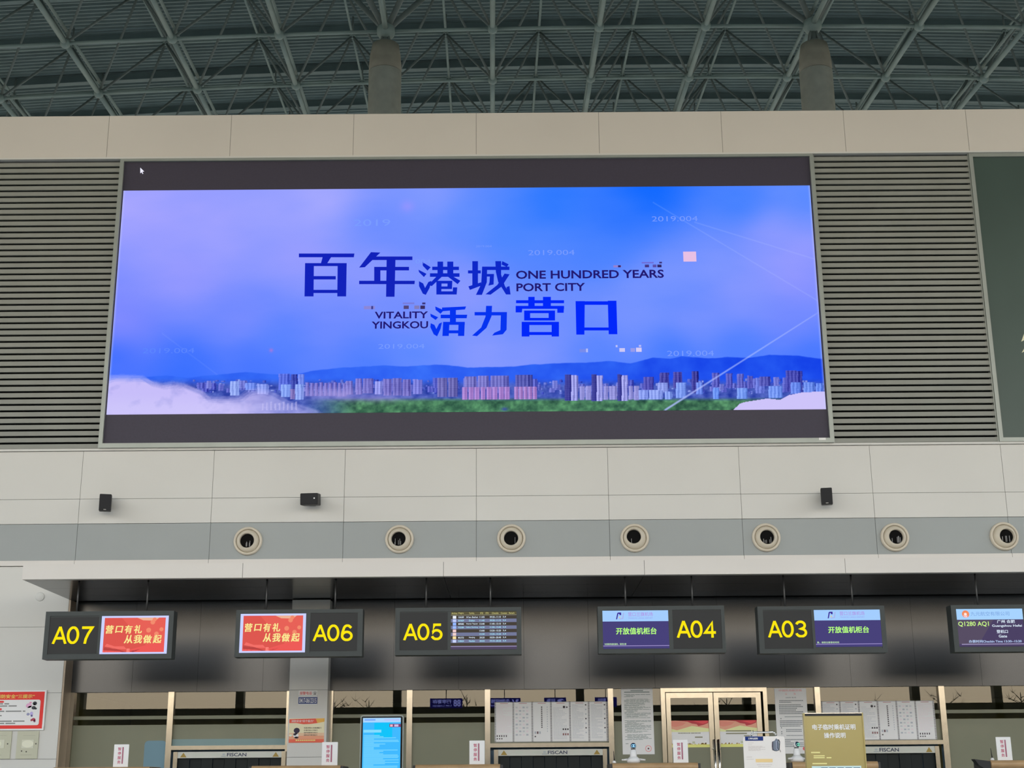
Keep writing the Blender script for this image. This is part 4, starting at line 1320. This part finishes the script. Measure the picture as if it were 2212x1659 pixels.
t, fx_, fz_ = sheet('paper_notice', (1676.5, 1486.6, 1745.5, 1628), YQ, 'long white notice with a red printed title, between door and golden stand', 'notice', gpaper((190, 200, 202)))
q = MB()
rd = gpaper((196, 128, 128))
q.text('中国民用航空局', fx_(.14), fx_(.86), fz_(.05), fz_(.018), YQ - .001, rd, .01)
q.text('公', fx_(.33), fx_(.40), fz_(.105), fz_(.07), YQ - .001, rd, .0).text('告', fx_(.60), fx_(.67), fz_(.105), fz_(.07), YQ - .001, rd, .0)
dk_ = gpaper((78, 86, 90))
q.text('2020年 第3号', fx_(.34), fx_(.67), fz_(.155), fz_(.135), YQ - .001, dk_, 0)
for a, b, n, s_, i0, i1 in ((.185, .235, 2, 1, .14, .9), (.25, .41, 6, 2, .12, .88), (.435, .455, 1, 3, .28, .92), (.495, .60, 4, 4, .12, .9), (.63, .68, 2, 5, .30, .92), (.72, .74, 1, 6, .30, .92), (.78, .91, 5, 7, .12, .9)):
    q.lines(fx_(i0), fx_(i1), fz_(b), fz_(a), YQ - .001, dk_, n, s_, .55, .022, 0)
for v in (.46, .60, .66, .69, .73, .75):
    q.rect(fx_(.14), fx_(.17), fz_(v + .015), fz_(v), YQ - .001, dk_)
t.part('print', q)
t.part('red_seal', MB().disc(fx_(.84), fz_(.925), .03, YQ - .001, gpaper((186, 76, 84)), 12))

for (rect, lab, kind) in (((1450.3, 1556.5, 1532, 1614.5), 'red and yellow poster on the left door leaf', 0), ((1555.3, 1555.5, 1636, 1613.5), 'red and yellow poster on the right door leaf', 1)):
    yq = yd + .012
    t, fx_, fz_ = sheet('door_poster', rect, yq, lab, 'poster', gpaper((216, 218, 188)))
    q = MB()
    q.rect(fx_(0), fx_(1), fz_(.40), fz_(0), yq - .0006, gpaper((192, 128, 108)))
    q.flat([(fx_(u), fz_(v)) for u, v in ((0, .30), (.15, .36), (.35, .28), (.55, .20), (.8, .26), (1, .30), (1, .42), (.5, .44), (0, .42))], yq - .0010, gpaper((212, 176, 130)))
    q.flat([(fx_(u), fz_(v)) for u, v in ((.12, .0), (1, .0), (.98, .10), (.85, .17), (.72, .21), (.68, .14), (.55, .11), (.44, .04))], yq - .0012, gpaper((150, 52, 58)))
    q.flat([(fx_(u), fz_(v)) for u, v in ((.60, .03), (.98, .01), (.95, .09), (.84, .13))], yq - .0014, gpaper((186, 66, 70)))
    q.flat([(fx_(u), fz_(v)) for u, v in ((0, .0), (.16, .02), (.40, .08), (.30, .18), (.10, .24), (0, .2))], yq - .0013, gpaper((188, 112, 98)))
    q.rect(fx_(0), fx_(1), fz_(1), fz_(.89), yq - .0008, gpaper((214, 190, 104)))
    vr = random.Random(kind)
    for k in range(26):
        u = vr.random() * .97
        q.rect(fx_(u), fx_(u + .03), fz_(.89), fz_(.89 - vr.uniform(.01, .06)), yq - .001, gpaper((150, 120, 66)))
    q.rect(fx_(.545), fx_(.615), fz_(.86), fz_(.78), yq - .001, gpaper((150, 152, 132)))
    t.part('artwork', q)
    q = MB()
    dk_ = gpaper((110, 108, 90))
    if kind == 0:
        q.lines(fx_(.18), fx_(.50), fz_(.50), fz_(.455), yq - .0016, dk_, 1, 3).lines(fx_(.52), fx_(.84), fz_(.50), fz_(.455), yq - .0016, dk_, 1, 5)
        q.rect(fx_(.62), fx_(.82), fz_(.645), fz_(.60), yq - .0016, dk_)
    else:
        q.rect(fx_(.16), fx_(.84), fz_(.425), fz_(.38), yq - .0016, dk_).rect(fx_(.87), fx_(.90), fz_(.42), fz_(.38), yq - .0016, dk_)
        q.rect(fx_(.16), fx_(.72), fz_(.52), fz_(.475), yq - .0016, dk_)
        q.rect(fx_(.64), fx_(.80), fz_(.61), fz_(.57), yq - .0016, dk_)
    t.part('print', q)

# pillar: telephone sign and fire-safety poster
yq = Yp - .006
t, fx_, fz_ = sheet('telephone_sign', (644.8, 1491.5, 685.6, 1522.5), yq, 'small white and blue telephone number sign high on the pillar', 'sign', paper((205, 206, 196)), .005)
t.part('number_plate', MB().rect(fx_(.0), fx_(1), fz_(.94), fz_(.46), yq - .001, paper((66, 78, 118))).rect(fx_(0), fx_(1), fz_(.39), fz_(.365), yq - .001, paper((120, 124, 132))))
q = MB().text('报警电话', fx_(.06), fx_(.70), fz_(.30), fz_(.07), yq - .002, paper((190, 96, 92)), .01).text('☎', fx_(.76), fx_(.96), fz_(.30), fz_(.07), yq - .002, paper((40, 40, 34)), .0)
q.text('0417-0612315', fx_(.05), fx_(.95), fz_(.87), fz_(.53), yq - .003, paper((205, 212, 220)), .01)
t.part('lettering', q)
t, fx_, fz_ = sheet('fire_safety_poster', (624.3, 1551.8, 700.3, 1604.2), yq, 'orange and red fire safety poster low on the pillar', 'poster', paper((222, 190, 160)))
q = MB()
q.rect(fx_(0), fx_(1), fz_(1), fz_(.72), yq - .0006, paper((222, 138, 110))).rect(fx_(0), fx_(1), fz_(1), fz_(.86), yq - .0008, paper((208, 92, 72)))
q.rect(fx_(0), fx_(1), fz_(.72), fz_(.60), yq - .0006, paper((224, 166, 138)))
q.flat([(fx_(u), fz_(v)) for u, v in ((0, .03), (1, 0), (1, .14), (.8, .20), (.6, .23), (.4, .24), (.2, .19), (0, .19))], yq - .001, paper((212, 82, 66)))
q.flat([(fx_(u), fz_(v)) for u, v in ((.75, .01), (1, 0), (1, .14), (.8, .20))], yq - .0012, paper((216, 150, 72)))
t.part('artwork', q)
q = MB()
for (u, v, ru, rv, c) in ((.22, .50, .085, .115, (46, 40, 58)), (.20, .57, .055, .09, (214, 208, 206)), (.20, .70, .075, .11, (216, 208, 204)), (.17, .66, .045, .045, (50, 44, 52)), (.22, .79, .06, .04, (70, 56, 60)), (.05, .70, .04, .05, (196, 200, 178))):
    q.disc(fx_(u), fz_(v), ru * .55, yq - .0016 - .0003 * (c[0] < 60), paper(c), 14, rv * .36)
t.part('small_picture', q)
q = MB().text('消防安全“四个能力”', fx_(.06), fx_(.70), fz_(.16), fz_(.06), yq - .002, paper((240, 222, 200)), .008)
for k, s_ in enumerate(('检查消除火灾隐患能力', '扑救初起火灾能力', '组织疏散逃生能力', '消防宣传教育能力')):
    q.text('· ' + s_, fx_(.40), fx_(.92 if k == 0 else .81), fz_(.425 + k * .098), fz_(.365 + k * .098), yq - .002, paper((52, 40, 48)), .005)
q.lines(fx_(.20), fx_(.76), fz_(.94), fz_(.875), yq - .002, paper((232, 190, 120)), 1, 8, .9, .03)
t.part('lettering', q)

# left wall: red framed poster and two beige panels
yq = Yw - .03
t, fx_, fz_ = sheet('fire_notice_board', (-120, 1491.8, 97.5, 1578), yq, 'red framed fire notice board with white panel on the end wall', 'poster', paper((236, 226, 214)), .025)
t.part('red_face', MB().rect(fx_(.02), fx_(.982), fz_(.96), fz_(.035), yq - .001, paper((200, 52, 48))))
P_ = MB().rbox(fx_(.05), fx_(.948), yq - .004, yq - .002, fz_(.875), fz_(.235), paper((206, 212, 208)), .03)
t.part('white_panel', P_)
q = MB().text('消防安全“三提示”', fx_(.50), fx_(.885), fz_(.20), fz_(.10), yq - .002, paper((226, 180, 90)), .016)
dk_ = paper((110, 112, 110))
for k, (v, n) in enumerate(((.265, 2), (.452, 3), (.700, 2))):
    q.rbox(fx_(.34), fx_(.585 - .015 * k), yq - .0062, yq - .005, fz_(v + .045), fz_(v - .005), paper((196, 60, 58)), .015)
    for j in range(n):
        q.lines(fx_(.10), fx_(.805 - .09 * (j == n - 1)), fz_(v + .090 + .054 * j), fz_(v + .058 + .054 * j), yq - .005, dk_, 1, 20 + 5 * k + j, .85)
t.part('lettering', q)
q = MB()
for (u, v, ru, rv, c) in ((.835, .385, .022, .07, (206, 150, 180)), (.865, .43, .03, .05, (226, 196, 208)), (.85, .31, .010, .02, (200, 120, 160)), (.893, .33, .016, .055, (44, 46, 52)), (.890, .37, .010, .04, (214, 214, 214)), (.885, .44, .016, .05, (60, 60, 66)), (.905, .46, .010, .03, (70, 74, 78)),
                          (.835, .60, .012, .04, (130, 132, 160)), (.868, .585, .012, .055, (160, 150, 196)), (.872, .64, .008, .03, (92, 92, 140)), (.872, .75, .006, .035, (140, 60, 66)), (.893, .735, .015, .045, (150, 60, 80)), (.905, .77, .008, .04, (120, 60, 90))):
    q.disc(fx_(u), fz_(v), ru * 2.05, yq - .0052 - .0002 * (ru < .017), paper(c), 12, rv * .52)
t.part('small_pictures', q)
for n, (rect, lab) in enumerate(((( -46, 1579.5, 23.2, 1639.5), 'beige wall panel with a picture plate, cut by the left photo edge'), ((35.8, 1579.5, 82, 1639), 'beige wall panel with a pale plate under the red notice board'))):
    t, fx_, fz_ = sheet('wall_panel', rect, yq + .01, lab, 'wall panel', paper((164, 164, 146)), .02)
    q = MB().box(fx_(.24), fx_(.80), yq + .004, yq + .01, fz_(.62), fz_(.31), paper((178, 178, 162)))
    q.disc((fx_(.52)), fz_(.46), .09, yq + .003, paper((192, 192, 174)), 14, .055)
    t.part('picture_plate', q)
    q = MB().rect(fx_(.28), fx_(.84), fz_(.165), fz_(.155), yq + .009, paper((140, 140, 124))).rect(fx_(.22), fx_(.74), fz_(.87), fz_(.855), yq + .009, paper((140, 140, 124)))
    for (u, v) in ((.26, .72), (.48, .745), (.90, .46)):
        q.disc(fx_(u), fz_(v), .011, yq + .008, paper((70, 70, 62)), 10)
    t.part('print', q)

# ------------------------------------------------------------------ counters and what stands on them
YK = 18.85
CT = [(114, 322, 1656.5, 'under the sign reading A07'), (543, 735, 1652.5, 'in front of the pillar'), (897, 1080, 1650, 'below the sign reading A05'), (1323, 1508, 1648.5, 'in front of the double door'), (1712, 1897, 1645, 'behind the golden stand'), (2141, 2330, 1642.5, 'at the right photo edge')]
ZK = sum(at((a + b) / 2, y, YK).z for a, b, y, _ in CT) / len(CT)
for (a, b, yy, lab) in CT:
    X0, X1 = at(a, yy, YK).x, at(b, yy, YK).x
    t = Thing('check_in_counter', 'check-in counter with a rounded wooden top edge ' + lab, 'counter', ((X0 + X1) / 2, YK, 0), 'check-in counters')
    p = MB()
    r = .055
    P = []
    for k in range(9):
        an = math.pi / 2 + math.pi * k / 8
        P.append((YK + r + r * math.cos(an), ZK - r + r * math.sin(an)))
    P += [(YK + .62, ZK - 2 * r), (YK + .62, ZK)]
    n = len(P)
    V = [(X0, q[0], q[1]) for q in P] + [(X1, q[0], q[1]) for q in P]
    p.add(V, [tuple(range(n)), tuple(range(2 * n - 1, n - 1, -1))] + [(k, (k + 1) % n, (k + 1) % n + n, k + n) for k in range(n)], WOOD)
    t.part('countertop', p)
    t.part('body', MB().box(X0 + .03, X1 - .03, YK + .06, YK + .6, 0, ZK - 2 * r, CBODY))
    t.part('end_panel', MB().box(X1 + .001, X1 + .035, YK + .03, YK + .62, 0, ZK - .01, CEND))
    t.part('end_panel', MB().box(X0 - .035, X0 - .001, YK + .03, YK + .62, 0, ZK - .01, CEND))
PS = [(245.5, 277.5, 1608, 1656, 'on the counter under the sign reading A07'), (695.3, 729.3, 1603, 1651, 'on the counter in front of the pillar'), (1014, 1047, 1599.7, 1648, 'on the counter below the sign reading A05'), (1454, 1486.3, 1598, 1646, 'on the counter in front of the double door'), (2153, 2185, 1592, 1641, 'on the counter at the right photo edge')]
for (a, b, y0, y1, lab) in PS:
    yq = YK + .16
    X0, X1 = at(a, (y0 + y1) / 2, yq).x, at(b, (y0 + y1) / 2, yq).x
    Z0, Z1 = ZK, at((a + b) / 2, y0, yq).z
    t = Thing('service_card', 'white service suspended card with red characters ' + lab, 'sign card', ((X0 + X1) / 2, yq, ZK), 'service suspended cards')
    t.part('board', MB().rbox(X0, X1, yq, yq + .006, Z0, Z1, paper((208, 206, 212)), .006))
    t.part('foot', MB().box(X0 + .02, X1 - .02, yq + .006, yq + .08, Z0, Z0 + .006, WPLAST))
    fx_ = lambda u: X0 + (X1 - X0) * u
    fz_ = lambda v: Z1 + (Z0 - Z1) * v
    q = MB()
    rd = paper((164, 84, 104))
    for k, ch in enumerate('暂停服务'):
        q.text(ch, fx_(.27), fx_(.50), fz_(.275 + .193 * k), fz_(.13 + .193 * k), yq - .001, rd, .02)
    q.rect(fx_(.56), fx_(.655), fz_(.855), fz_(.12), yq - .001, paper((142, 88, 104)))
    t.part('lettering', q)


def robot(px, label, face, yaw):
    yq = YK + .20
    x = at(px, 1640, yq).x
    k = 1 / 165.0
    t = Thing('desk_robot', label, 'robot', (x, yq, ZK), 'white desk robots')
    t.part('base', MB().lathe((x, yq, ZK), [(.065, 0), (.085, .012), (.088, .035), (.082, .055), (.060, .072), (.052, .080)], WPLAST, 28))
    for sg in (-1, 1):
        u = Vector((math.cos(yaw), math.sin(yaw), 0)) * sg
        a = Vector((x, yq, ZK + .045)) + u * .08
        t.part('arm', MB().tube(a, a + u * .068 + Vector((0, 0, -.004)), .017, WPLAST, 10, .010).ball(a + u * .068 + Vector((0, 0, -.004)), .012, WPLAST, 10, 6))
    t.part('body', MB().lathe((x, yq, ZK), [(.052, .072), (.045, .10), (.043, .135), (.036, .165), (.026, .178)], WPLAST, 28))
    hz = ZK + .218
    t.part('neck', MB().lathe((x, yq, ZK), [(.027, .170), (.030, .178), (.030, .184), (.026, .188)], BLACK, 20))
    hd_ = t.part('head', MB().ball((x, yq, hz), .043, WPLAST, 22, 14))
    fd = Vector((math.sin(yaw), -math.cos(yaw), 0))
    c = Vector((x, yq, hz + .003)) + fd * .013
    vis = t.part('visor', MB().ball(c, .0375, mat('visor_blue_black', (.01, .03, .08), .08), 22, 14), hd_)
    u = Vector((math.cos(yaw), math.sin(yaw), 0))
    cc = c + fd * .0375 + fd * .001
    F_ = MB()
    P = []
    for q in range(20):
        an = 2 * math.pi * q / 20
        ex = .029 * math.copysign(abs(math.cos(an)) ** .6, math.cos(an))
        ez = .019 * math.copysign(abs(math.sin(an)) ** .6, math.sin(an))
        dd = math.sqrt(max(.0385 ** 2 - ex * ex - ez * ez, 0))
        P.append(c + fd * (dd + .001) + u * ex + Vector((0, 0, ez)))
    F_.add([c + fd * .0397] + P, [(0, k_ + 1, (k_ + 1) % 20 + 1) for k_ in range(20)], face)
    t.part('face_screen', F_, vis)


robot(1368.5, 'white desk robot with a glowing blue face in front of the sealed notice', glow((150, 215, 255), 1.1), 0.05)
robot(1722, 'white desk robot with a glowing green face left of the golden stand', glow((140, 240, 205), 1.0), .55)

for (px, pz, lab) in ((1327, 1647, 'black pen in a small white holder beside the blue-faced robot'), (2133.5, 1640, 'black pen in a small white holder at the right counter')):
    yq = YK + .18
    x = at(px, pz, yq).x
    t = Thing('counter_pen', lab, 'pen', (x, yq, ZK))
    xh = x if px < 2000 else at(2150, pz, yq).x
    if px > 2000:
        xh = at(2143.5, pz, yq).x
    t.part('holder', MB().lathe((xh, yq, ZK), [(.024, 0), (.024, .02), (.014, .032), (.010, .034)], WPLAST, 16))
    t.part('pen_barrel', MB().tube((xh, yq, ZK + .03), (xh - .005, yq + .01, ZK + .155), .008, BLACK, 8, .003))
yq = YK - .22
X0, X1 = at(2106, 1650, yq).x, at(2139, 1650, yq).x
t = Thing('document_reader', 'black tilted desk device beside the right counter', 'desk device', ((X0 + X1) / 2, yq, 0))
zt = at(2120, 1641.5, yq).z
t.part('head', MB().prism([(X0, zt + .01), (X1, zt - .015), (X1, zt - .25), (X0 + .14, zt - .12), (X0 + .05, zt - .06)], yq, yq + .14, BLACK))
t.part('stand', MB().box((X0 + X1) / 2 + .01, X1 - .03, yq + .04, yq + .10, 0, zt - .12, BLACK))

# ------------------------------------------------------------------ free-standing things in front of the counters
# tall blue kiosk
yq = 17.0
X0, X1 = at(777.8, 1600, yq).x, at(871.2, 1600, yq).x
zt = at(825, 1544.8, yq).z
t = Thing('information_kiosk', 'tall grey kiosk with a bright blue upright touch screen', 'kiosk', ((X0 + X1) / 2, yq, 0))
t.part('casing', MB().rbox(X0, X1, yq, yq + .10, .25, zt, mat('kiosk_grey_metal', (.22, .25, .24), .35, .6), .03))
t.part('bezel', MB().rbox(X0 + .012, X1 - .012, yq - .004, yq, .27, zt - .014, BLACKG, .02))
t.part('foot', MB().box(X0 - .05, X1 + .05, yq - .18, yq + .3, 0, .05, HOUSE).box(X0 + .15, X1 - .15, yq + .02, yq + .09, .05, .3, HOUSE))
s0, s1 = at(783.3, 1600, yq).x, at(865.2, 1600, yq).x
sz1, sz0 = at(825, 1550.8, yq).z, .5
sh = sz1 - sz0
vpx = lambda y: sz1 - (y - 1550.8) * (sz1 - at(825, 1659, yq).z) / (1659 - 1550.8)
p = MB().rect(s0, s1, sz0, sz1, yq - .006, glow((66, 186, 255)))
p.rect(s0, s1, vpx(1560.5), sz1, yq - .0064, glow((172, 216, 255)))
p.rect(s0 + .30 * (s1 - s0), s0 + .78 * (s1 - s0), vpx(1595), vpx(1561.5), yq - .0066, glow((20, 196, 250)))
so_ = t.part('screen', p)
q = MB()
lt = glow((120, 214, 255))
q.rect(s0 + .04 * (s1 - s0), s0 + .33 * (s1 - s0), vpx(1556.5), vpx(1553.5), yq - .007, glow((120, 165, 245)))
q.rect(s0 + .56 * (s1 - s0), s0 + .96 * (s1 - s0), vpx(1556.5), vpx(1554), yq - .007, glow((185, 190, 245)))
q.rect(s0 + .02 * (s1 - s0), s0 + .49 * (s1 - s0), vpx(1582.5), vpx(1576.5), yq - .007, glow((134, 220, 255)))
vr = random.Random(3)
for k in range(52):
    y_ = 1588 + k * 2.65
    q.rect(s0 + .03 * (s1 - s0), s0 + vr.choice((.96, .94, .55, .45, .6, .88, .93, .3)) * (s1 - s0), vpx(y_ + 1.7), vpx(y_), yq - .007, lt)
q.rect(s0 + .70 * (s1 - s0), s1, vpx(1571), vpx(1564), yq - .007, glow((120, 70, 120)))
q.rect(s0 + .72 * (s1 - s0), s0 + .79 * (s1 - s0), vpx(1570), vpx(1565.3), yq - .0075, glow((240, 180, 200))).rect(s0 + .83 * (s1 - s0), s0 + .94 * (s1 - s0), vpx(1570), vpx(1565.3), yq - .0075, glow((210, 190, 230)))
t.part('screen_text', q, so_)

# golden instruction stand
yq = 14.5
X0, X1 = at(1741.5, 1600, yq).x, at(1865.5, 1600, yq).x
zt = at(1800, 1539.8, yq).z
GOLDB = mat('golden_board', (.50, .405, .16), .12, 0, .5, .04, 1.5)
t = Thing('instruction_stand', 'golden instruction stand with white Chinese title before the right scanner', 'sign stand', ((X0 + X1) / 2, yq, 0))
t.part('board', MB().box(X0, X1, yq, yq + .05, .45, zt - .03, GOLDB))
t.part('top_rail', MB().box(X0, X1, yq - .01, yq + .06, zt - .008, zt, CHROME).box(X0, X1, yq - .004, yq + .05, zt - .030, zt - .008, BLACK))
t.part('side_rail', MB().box(X0 - .012, X0, yq - .01, yq + .06, .4, zt, GOLDB))
t.part('side_rail', MB().box(X1, X1 + .012, yq - .01, yq + .06, .4, zt, GOLDB))
t.part('base', MB().box(X0 - .05, X1 + .05, yq - .2, yq + .3, 0, .03, HOUSE).box((X0 + X1) / 2 - .05, (X0 + X1) / 2 + .05, yq + .01, yq + .05, .03, .46, HOUSE))
wh = paper((212, 216, 196))
q = MB()
q.tpx('电子临时乘机证明', 1754.5, 1564.3, 1848, 1576.5, yq - .002, wh, .025)
q.tpx('操作说明', 1779.8, 1582.5, 1826.5, 1594.5, yq - .002, wh, .025)
ye = paper((200, 190, 130))
for (x0, y0, x1, y1) in ((1752, 1624, 1771.5, 1627), (1757.5, 1631.5, 1781.5, 1634), (1757.5, 1635.5, 1781.5, 1638), (1785.5, 1635.5, 1796, 1638), (1755, 1648, 1786.5, 1651)):
    q.rect(*rp(x0, y0, x1, y1, yq - .002), yq - .002, ye)
q.rect(*rp(1755, 1654.5, 1862, 1700, yq - .002), yq - .002, paper((176, 204, 206)))
for k in range(5):
    q.rect(*rp(1774.5 + 17.5 * k, 1658, 1788.5 + 17.5 * k, 1676, yq - .003), yq - .003, paper((56, 78, 100)))
t.part('lettering', q)

# white rounded luggage notice board
yq = 13.5
X0, X1 = at(1606.5, 1625, yq).x, at(1696.5, 1625, yq).x
zt = at(1650, 1590.6, yq).z
t = Thing('luggage_notice_board', 'white rounded notice board with a backpack picture and metal loop handle', 'notice board', ((X0 + X1) / 2, yq, 0))
t.part('board', MB().rbox(X0, X1, yq, yq + .012, .25, zt, paper((194, 190, 186)), .022, 6))
hx0, hx1 = at(1624, 1588, yq).x, at(1677, 1588, yq).x
zh = at(1650, 1581.8, yq).z
hp = [(hx0, yq + .02, zt - .02), (hx0, yq + .02, zh - .025), (hx0 + .008, yq + .02, zh - .009), (hx0 + .025, yq + .02, zh), (hx1 - .025, yq + .02, zh), (hx1 - .008, yq + .02, zh - .009), (hx1, yq + .02, zh - .025), (hx1, yq + .02, zt - .02)]
t.part('loop_handle', MB().path(hp, .009, CHROME, 10))
t.part('legs', MB().tube((hx0, yq + .03, 0), (hx0, yq + .02, zt - .05), .012, CHROME, 8).tube((hx1, yq + .03, 0), (hx1, yq + .02, zt - .05), .012, CHROME, 8).box(hx0 - .05, hx1 + .05, yq - .12, yq + .2, 0, .02, HOUSE))
ya = yq - .002
q = MB().rect(*rp(1609.5, 1590.9, 1648.5, 1600, ya), ya, paper((10, 36, 96)))
q.tpx('万零包超限', 1616, 1593.3, 1637, 1597.6, ya - .001, paper((226, 232, 245)), .02)
q.rect(*rp(1632.5, 1639.3, 1669, 1646.6, ya), ya, paper((226, 172, 122)))
for (x0, y0, x1, y1, n) in ((1616, 1604, 1628, 1606, 1), (1616, 1608, 1631, 1609.5, 1), (1616.5, 1611.5, 1653, 1622.5, 5), (1612.5, 1634.5, 1625, 1637, 1), (1612.5, 1639.5, 1628.5, 1641.5, 1), (1635, 1651, 1668, 1653.5, 1), (1638, 1655, 1665, 1657, 1)):
    q.lines(*rp(x0, y0, x1, y1, ya), ya, paper((178, 172, 168)), n, int(x1), .6)
q.rect(*rp(1611, 1631, 1694, 1631.5, ya), ya, paper((192, 190, 188)))
t.part('print', q)
K2 = 100 / 1975
bp = lambda P: [(at(1600 + a * K2, 1575 + b * K2, ya).x, at(1600 + a * K2, 1575 + b * K2, ya).z) for a, b in P]
b = MB().flat(bp(((1340, 540), (1450, 490), (1480, 430), (1520, 390), (1550, 430), (1600, 460), (1640, 620), (1640, 850), (1610, 920), (1520, 945), (1430, 930), (1350, 880), (1330, 720))), ya, paper((96, 104, 116)))
b.flat(bp(((1340, 540), (1390, 520), (1385, 800), (1420, 925), (1350, 880), (1330, 720))), ya - .0004, paper((58, 54, 66)))
b.flat(bp(((1530, 520), (1580, 540), (1570, 760), (1620, 870), (1545, 880), (1520, 740))), ya - .0005, paper((70, 76, 88)))
b.flat(bp(((1500, 500), (1540, 500), (1540, 800), (1600, 890), (1570, 900), (1515, 810))), ya - .0006, paper((140, 144, 162)))
for P in (((1570, 430), (1640, 450), (1680, 540), (1660, 870), (1625, 880), (1645, 560), (1600, 470)), ((1340, 860), (1520, 930), (1640, 870), (1640, 900), (1520, 945), (1360, 900))):
    b.flat(bp(P), ya - .0007, paper((56, 60, 66)))
b.flat(bp(((1640, 870), (1680, 880), (1720, 960), (1705, 1000), (1690, 960))), ya - .0004, paper((120, 116, 110)))
t.part('backpack_picture', b)

# ------------------------------------------------------------------ behind the photographer: seen only as reflections in the glass
BL, BW = glow((40, 40, 150), 1.6), glow((150, 160, 255), 4.0)
yr = -10.0
for (px, body, en_, ic, lab) in ((968, '行李寄存', 'Left Luggage', '88', 'luggage'), (1091, '失物招领', 'Lost and Found', '?/', 'lost property'), (1198, '问询', 'Inquiry', '?', 'enquiry'), (1305, '售票处', 'Tickets', '', 'ticket')):
    x = (px - 1112) / F_PX * (Yg * 2 + 10)
    zz_ = 4.15
    wd = .62 if len(body) > 3 else .42
    t = Thing('direction_sign', 'blue lit %s sign hanging at the hall front, seen mirrored in the glass' % lab, 'sign', (x, yr, zz_ - .2), 'blue direction signs mirrored in the glass')
    t.part('light_box', MB().box(x - wd, x + wd, yr - .12, yr, zz_ - .18, zz_ + .18, BL))
    q = MB().text(body, x - wd + .1, x + wd - .42, zz_ - .02, zz_ + .14, yr + .004, BW, .02, True)
    q.text(en_, x - wd + .1, x + wd - .42, zz_ - .13, zz_ - .06, yr + .004, BW, .01, True)
    if ic:
        q.text(ic, x + wd - .34, x + wd - .06, zz_ - .13, zz_ + .13, yr + .004, BW, .03, True)
    t.part('lettering', q)
    t.part('hanger_rod', MB().tube((x, yr - .06, zz_ + .18), (x, yr - .06, 20.0), .015, ROD, 6))
tm = mat('bare_tree_bark', (.07, .065, .045), .9)
tl = MB()
vr = random.Random(21)
for k in range(80):
    x = -60 + k * 1.5 + vr.uniform(-.6, .6)
    y = -56 - vr.random() * 12
    h = vr.uniform(4.0, 7.6)
    tl.tube((x, y, -.1), (x, y, h), .12, tm, 5, .03)
    for q in range(16):
        z = h * vr.uniform(.45, .95)
        an = vr.uniform(0, 6.28)
        L = vr.uniform(.5, 1.3)
        e = Vector((x + L * math.cos(an), y + L * math.sin(an), z + L * vr.uniform(.3, .9)))
        tl.tube((x, y, z), e, .035, tm, 4, .012)
        for s_ in range(3):
            tl.tube(e - Vector((0, 0, .1)), e + Vector((vr.uniform(-.5, .5), vr.uniform(-.5, .5), vr.uniform(.1, .5))), .02, tm, 3, .006)
for k in range(90):
    x, z = vr.uniform(-62, 62), vr.uniform(4.4, 5.6)
    for q in range(5):
        tl.ball((x + vr.uniform(-1.1, 1.1), -62 + vr.uniform(-2, 2), z + vr.uniform(-.7, .7)), vr.uniform(.25, .75), tm, 7, 5)
tl.box(-90, 90, -74, -70, -.1, 4.9, mat('distant_hedge', (.08, .085, .05), .9))
single('tree_line', tl, 'row of bare trees outside the hall, seen as a reflection in the glass', 'trees', (0, -35, 0), None, 'stuff')
